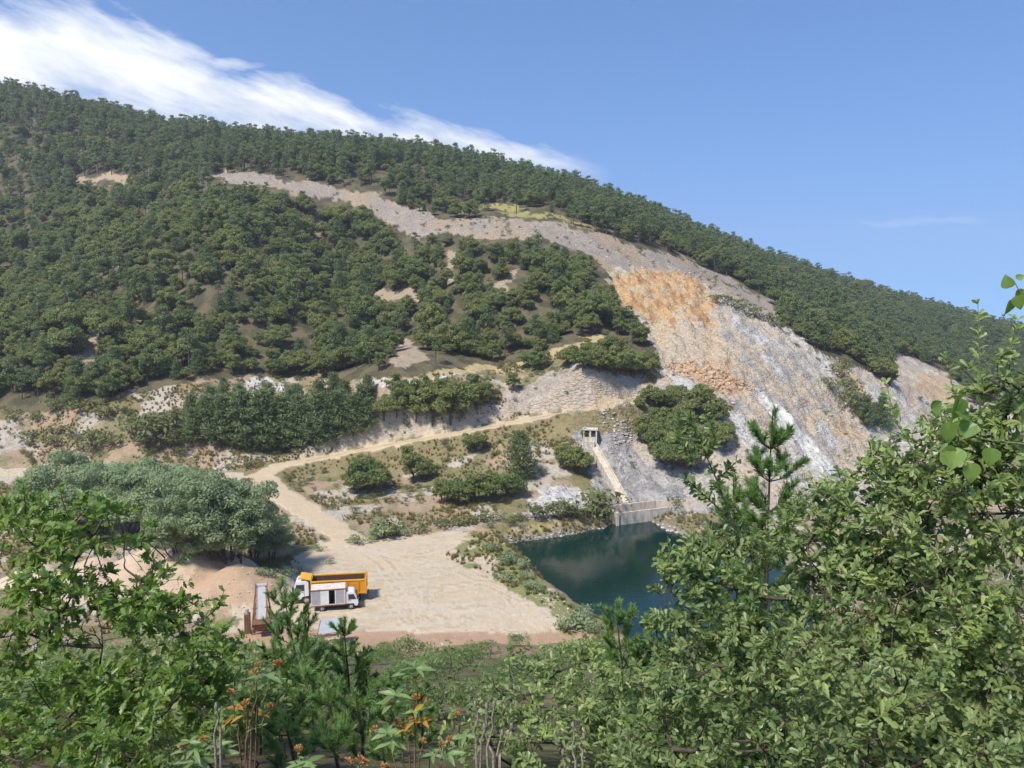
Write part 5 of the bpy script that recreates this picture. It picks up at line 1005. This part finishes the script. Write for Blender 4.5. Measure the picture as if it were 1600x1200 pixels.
    # middle: oak scrub
    bush('oak_scrub', 'pale yellow green oak bush between dead stalks and the pine', 'bush', [(800, 1075, 8.4, 70, 45, .5), (870, 1050, 8.6, 60, 42, .5), (920, 1030, 8.8, 50, 40, .5), (850, 1120, 8.0, 100, 60, .6), (960, 1090, 8.2, 80, 65, .6), (760, 1150, 7.8, 90, 60, .5), (900, 1175, 7.4, 130, 55, .6)], 4.4, 'oak', .088, M_OAKN, 300, 4, (860, 8.6), pale=.28, per=14)
    bush('dark_oak', 'dark upright oak sapling before the reddish edge of the yard', 'tree', [(704, 1025, 15, 30, 34, .5), (700, 1060, 15, 42, 40, .6), (690, 1110, 14.5, 60, 45, .7)], 6.0, 'oak', .10, M_DARKL, 60, 2)
    bush('dark_oak', 'low dark oak beside the pale yellow green oak bush', 'bush', [(800, 1030, 14, 30, 26, .5), (840, 1035, 14, 36, 26, .5), (770, 1060, 13, 50, 32, .6), (640, 1120, 12, 60, 45, .6)], 5.0, 'oak', .10, M_DARKL, 60, 2)
near_plants()

# young pines with real needles
def pine_sapling(label, top, base_px, depth, h, leader=.32, wh=5, blen=.5, dens=1.0, nl=.085):
    tp = np.array(at(*top, depth)); bx, by = tp[0] + (base_px - top[0]) * depth / FOC, tp[1] + .1; g = float(ground_z(bx, by)); b = np.array([bx, by, g]); t = tag(empty('pine_sapling', b), label, 'pine'); wd = Wood(); shoots = []
    if 'thicket behind' in label: t['group'] = 'pines behind the seed head plants'
    h = max(tp[2] - g, .4); fot = np.array([bx, by, g - .1]); axis = lambda k: fot + (tp - fot) * k + np.array([math.sin(k * 5) * .03, 0, 0])
    ks = np.linspace(0, 1, 9); wd.add([axis(k) - b for k in ks], np.linspace(.03, .006, 9), 6); shoots.append((axis(1 - leader / max(h, .5)), tp))
    z = leader
    while z < h * .93:
        k = 1 - z / h; o = axis(k); nb = rng.integers(4, 6); a0 = rng.uniform(0, 6)
        for j in range(nb):
            a = a0 + 6.283 * j / nb; L = blen * (.35 + .65 * min(1, z / 1.3)) * rng.uniform(.8, 1.2); dv = np.array([math.cos(a), math.sin(a), rng.uniform(.45, .95)]); e = o + unit(dv) * L; e2 = e + np.array([0, 0, L * .25])
            wd.add(np.stack([o, (o + e) / 2 - [0, 0, .02], e2]) - b, [.009, .006, .004], 4); shoots.append(((o + e) / 2, e2)); shoots.append((o * .7 + e * .3, (o + e) / 2))
            for s in range(rng.integers(2, 5)):
                f = rng.uniform(.35, .8); s0 = o + (e2 - o) * f; s1 = s0 + unit(dv + rng.normal(size=3) * .7 + [0, 0, .5]) * L * rng.uniform(.3, .5); wd.add(np.stack([s0, (s0 + s1) / 2, s1]) - b, [.005, .004, .003], 3); shoots.append((s0, s1))
        z += rng.uniform(.26, .38)
    link('branches', wd.mesh('branches', [M_TWIG]), t)
    Pn = []; Dn = []
    for s0, s1 in shoots:
        L = np.linalg.norm(s1 - s0); n = int(340 * L * dens) + 24; tt = rng.uniform(0, 1.02, n); ax = unit(s1 - s0); rad = unit(np.cross(ax, rng.normal(size=(n, 3)))); Pn.append(s0 + (s1 - s0) * tt[:, None]); Dn.append(unit(ax * rng.uniform(.5, 1.2, n)[:, None] + rad * .8 + [0, 0, .15]))
    P = np.concatenate(Pn); D = np.concatenate(Dn); n = len(P); L = nl * rng.uniform(.7, 1.15, n)[:, None]; w_ = unit(np.cross(D, rng.normal(size=(n, 3)))) * (.0011 + .00033 * depth)
    V = np.stack([P - w_, P + w_, P + D * L * .6 + w_ * .8, P + D * L], 1).reshape(-1, 3) - b; o = link('needles', soup('needles', V, np.arange(n * 4).reshape(n, 4), rng.uniform(0, 1, n), [M_NEEDLE]), t); o['kind'] = 'stuff'
pine_sapling('young pine whose tip rises before the white lorry cab', (446, 918), 470, 12, 3, blen=.62)
pine_sapling('small pine below the white lorry with upright twin tips', (540, 965), 540, 13, 2.4, blen=.5)
pine_sapling('small pine tip before the reddish yard edge', (570, 1012), 574, 13, 2, blen=.34)
pine_sapling('short pine with two tips low on the slope before the reddish bank', (612, 1048), 615, 12.5, 2, blen=.4)
for k, (tx, ty, bx_, dd, bl) in enumerate(((430, 1010, 430, 10.5, .6), (480, 1045, 482, 9.5, .6), (515, 1075, 520, 9, .55), (560, 1085, 560, 9, .6), (610, 1100, 606, 8.6, .5), (400, 1080, 396, 9, .6), (450, 1120, 450, 8, .6), (655, 1075, 655, 11, .45), (520, 1140, 520, 7.6, .6), (600, 1155, 600, 7.4, .5))):
    pine_sapling('dense young pine in the dark pine thicket behind the seed head plants', (tx, ty), bx_, dd, 2, .2, blen=bl, dens=1.2)
pine_sapling('pine with its top against the dark pond water', (966, 940), 985, 10, 2.6, blen=.5, dens=1.3)
pine_sapling('dense bright pine in the gap beside the large oak bush', (1030, 965), 1030, 10.3, 2.6, .2, blen=.6, dens=1.5)
pine_sapling('tall pine leader rising above the large oak bush', (1212, 640), 1200, 8.2, 3.3, .42, blen=.46, dens=1.5)
pine_sapling('pine partly hidden behind the large oak bush', (1150, 745), 1170, 8.6, 2.8, .3, blen=.42)

# thicket that clothes the slope down to the yard
def thicket():
    vs = []
    for k in range(3):
        lob = [(np.array([math.cos(a) * r, math.sin(a) * r, z]), rng.uniform(.22, .36)) for a, r, z in zip(rng.uniform(0, 6.28, 12), rng.uniform(.1, .6, 12), rng.uniform(.15, .75, 12))]
        V, F, rn = crown_lobes(lob, 1500, .022, .048, .3, .9); wd = Wood()
        for c, r in lob[:6]: wd.bend([0, 0, -.2], c, .015, .004, 3)
        vs.append((wd.mesh('stems', [M_TWIG]), soup('thicket_foliage', V, F, rn, [M_DARKL if k != 1 else M_OAKN])))
    n = 0
    for px in np.arange(-40, 1640, 26):
        for d in (9, 12.5, 17, 24, 34, 42, 52, 62):
            if rng.uniform() < (.3 if d < 20 else .55 if 340 < px < 1000 else .8): continue
            p = at(px + rng.uniform(-16, 16), 600, d * rng.uniform(.9, 1.1)); z = float(ground_z(p.x, p.y)); v = vs[rng.integers(3)]; h = min(rng.uniform(.45, 1.35) * (.8 + d * .012), 1.5)
            if d > 15: h *= .6 if d < 30 else rng.uniform(.5, 1.25)
            if d < 15 and 380 < px < 1000: continue
            o = empty('thicket_bush', (p.x, p.y, z), rng.uniform(0, 6)); o.scale = (h * 1.5, h * 1.5, h); tag(o, 'low leafy bush in the thicket on the slope below the viewer', 'bush', 'thicket bushes on the near slope')
            for nm, me in zip(('stems', 'foliage'), v): link(nm, me, o)
thicket()

# herbs with dry seed heads
def herbs():
    def seed_mesh():
        n = 46; d = sphere_pts(n); d[:, 2] = np.abs(d[:, 2]) * .9 + .05; d = unit(d); c = d * rng.uniform(.2, .6, n)[:, None]; tip = d * rng.uniform(.8, 1.15, n)[:, None]; s = unit(np.cross(d, rng.normal(size=(n, 3)))) * .12
        V = np.stack([c - s, c + s, tip + s * 1.2, tip - s * 1.2], 1).reshape(-1, 3); return soup('seed_head', V, np.arange(n * 4).reshape(n, 4), rng.uniform(0, 1, n), [M_SEED])
    SM = [seed_mesh() for _ in range(3)]
    def herb(label, root, depth, stems, leaves, faded=()):
        r = at(*root, depth); g = float(ground_z(r.x, r.y)); b = np.array([r.x, r.y, g]); t = tag(empty('seed_head_plant', b), label, 'plant')
        for st in stems:
            P = np.array([[r.x, r.y, g - .05]] + [list(at(a, c, depth + (e or 0))) for a, c, e in [(s + (0,))[:3] for s in st]]); k = np.linspace(0, 1, 14); q = np.stack([np.interp(k, np.linspace(0, 1, len(P)), P[:, i]) for i in range(3)], -1); q[1:-1] += rng.normal(size=(12, 3)) * .004
            V, F = tube(q - b, np.linspace(.0042, .0024, 14), 5); link('stem', soup('stem', V, F, None, [M_REDSTEM]), t)
            for j in range(rng.integers(1, 3)):
                o = link('seed_head', SM[rng.integers(3)], t); o.location = Vector(q[-1] - b) + Vector(rng.normal(size=3) * .010 * j); s = rng.uniform(.017, .024); o.scale = (s, s, s * .9); o.rotation_euler = (rng.uniform(-.4, .4), rng.uniform(-.4, .4), rng.uniform(0, 6))
        def lv(pts, mat, name):
            C = []; D = []; L = []
            for (a, c, n, l) in pts:
                p = np.array(at(a, c, depth)); ph = rng.uniform(0, 6)
                for j in range(n): a2 = ph + j * 6.283 / n + rng.normal() * .2; C.append(p); D.append([math.cos(a2), math.sin(a2) * .8, rng.uniform(-.1, .45)]); L.append(l * depth / FOC * rng.uniform(.8, 1.15))
            C, D, L = map(np.array, (C, D, L)); lay_leaves(C, D, rng.normal(size=C.shape) * .25 + [0, -.35, .9], L, 'lance' if name == 'leaf' else 'lance', mat, t, b, 300, name)
        lv(leaves, M_HERB, 'leaf')
        if faded: lv(faded, M_YELLOWL, 'faded_leaf')
    herb('plant with clustered orange brown seed heads before the young maple', (372, 1235), 3.2, [((385, 1130), (392, 1090), (398, 1052)), ((395, 1120), (402, 1070), (403, 1040)), ((400, 1110), (425, 1070), (432, 1040)), ((375, 1150), (365, 1110), (361, 1082)), ((385, 1160), (395, 1120), (384, 1100)), ((392, 1150), (415, 1120), (424, 1104)), ((345, 1200), (330, 1170), (318, 1156)), ((330, 1215), (300, 1185), (286, 1166))],
         [(415, 1056, 6, 30), (412, 1068, 4, 26), (300, 1172, 6, 34), (304, 1190, 5, 34), (340, 1165, 5, 30), (352, 1175, 4, 30), (296, 1160, 4, 24), (395, 1140, 3, 26)], [(372, 1105, 3, 24), (380, 1118, 2, 22), (352, 1132, 2, 24), (408, 1118, 2, 28)])
    herb('plant with rusty seed heads and pale leaf whorls beside the dead stalks', (640, 1240), 3.1, [((650, 1130), (652, 1090), (649, 1062)), ((648, 1140), (645, 1110), (650, 1092)), ((630, 1150), (615, 1120), (609, 1104)), ((615, 1180), (595, 1155), (585, 1140)), ((640, 1160), (630, 1145), (624, 1132)), ((655, 1180), (660, 1170), (660, 1160)), ((670, 1190), (685, 1175), (690, 1164)), ((690, 1190), (700, 1170), (705, 1156)), ((690, 1180), (710, 1140), (714, 1118))],
         [(650, 1045, 7, 34), (640, 1052, 4, 30), (618, 1086, 6, 28), (612, 1098, 5, 28), (606, 1145, 6, 28), (612, 1160, 5, 30), (676, 1180, 5, 26), (700, 1178, 6, 28), (728, 1150, 5, 26), (650, 1110, 4, 26)], [(660, 1125, 3, 26), (648, 1128, 3, 24), (632, 1140, 3, 22), (662, 1100, 2, 30)])
    herb('low plant with tan seed heads in front of the short pines', (540, 1250), 3.0, [((548, 1210), (546, 1200), (545, 1190)), ((560, 1215), (562, 1200), (563, 1188)), ((530, 1215), (555, 1200), (572, 1193)), ((465, 1215), (464, 1190), (465, 1172)), ((570, 1215), (590, 1205), (600, 1198))], [(470, 1195, 6, 30), (465, 1205, 5, 30), (575, 1205, 4, 26), (480, 1190, 4, 28)])
    # dead stalks
    for lab, root, pts in (('dry grey split stalk standing between seed head plants', (752, 1240), [((746, 1150), (744, 1105)), ((756, 1160), (757, 1108)), ((762, 1165), (768, 1106))]),
                           ('dry forked stalk with dark thistle head', (776, 1240), [((772, 1180), (760, 1150), (754, 1140)), ((782, 1185), (792, 1150), (797, 1140)), ((778, 1185), (780, 1150))]),
                           ('two bare pale stalks below the oak scrub', (902, 1240), [((900, 1190), (897, 1138)), ((908, 1190), (915, 1155)), ((886, 1200), (884, 1180))]),
                           ('thin dry stalk before the dark hornbeam bush', (340, 1240), [((337, 1160), (339, 1108)), ((346, 1150), (343, 1110))])):
        d = 3.0; r = at(*root, d); g = float(ground_z(r.x, r.y)); b = np.array([r.x, r.y, g]); t = tag(empty('dead_stalk', b), lab, 'stalk')
        for st in pts:
            P = np.array([[r.x, r.y, g - .05]] + [list(at(a + rng.uniform(-5, 5), c, d)) for a, c in st]); k_ = np.linspace(0, 1, 9); P = np.stack([np.interp(k_, np.linspace(0, 1, len(P)), P[:, i]) for i in range(3)], -1); P[1:-1] += rng.normal(size=(7, 3)) * .006; V, F = tube(P - b, np.linspace(.007, .0035, len(P)), 6); s = link('stem', soup('stem', V, F, None, [M_DEAD]), t)
            V, F = tube(np.stack([P[-1], P[-1] + [0, 0, .012], P[-1] + [0, 0, .03]]) - b, [.0035, .009, .005], 7); link('seed_cup', soup('seed_cup', V, F, None, [M_DEAD]), s)
herbs()

# ------------------------------------------------------------------ air
def haze():
    m = bpy.data.materials.new('haze'); m.use_nodes = True; nt = m.node_tree; nt.nodes.remove(nt.nodes['Principled BSDF']); v = nt.nodes.new('ShaderNodeVolumePrincipled'); v.inputs['Color'].default_value = (.93, .95, 1, 1); v.inputs['Density'].default_value = .00026; v.inputs['Anisotropy'].default_value = .2
    nt.links.new(v.outputs[0], nt.nodes['Material Output'].inputs['Volume']); zmax = float(GZ.max()) + 25
    o = MB().box(-3020, 3020, -3020, 3020, float(GZ.min()) - 1, zmax).build('haze', m); tag(o, 'thin pale haze filling the valley air', kind='stuff')
haze()
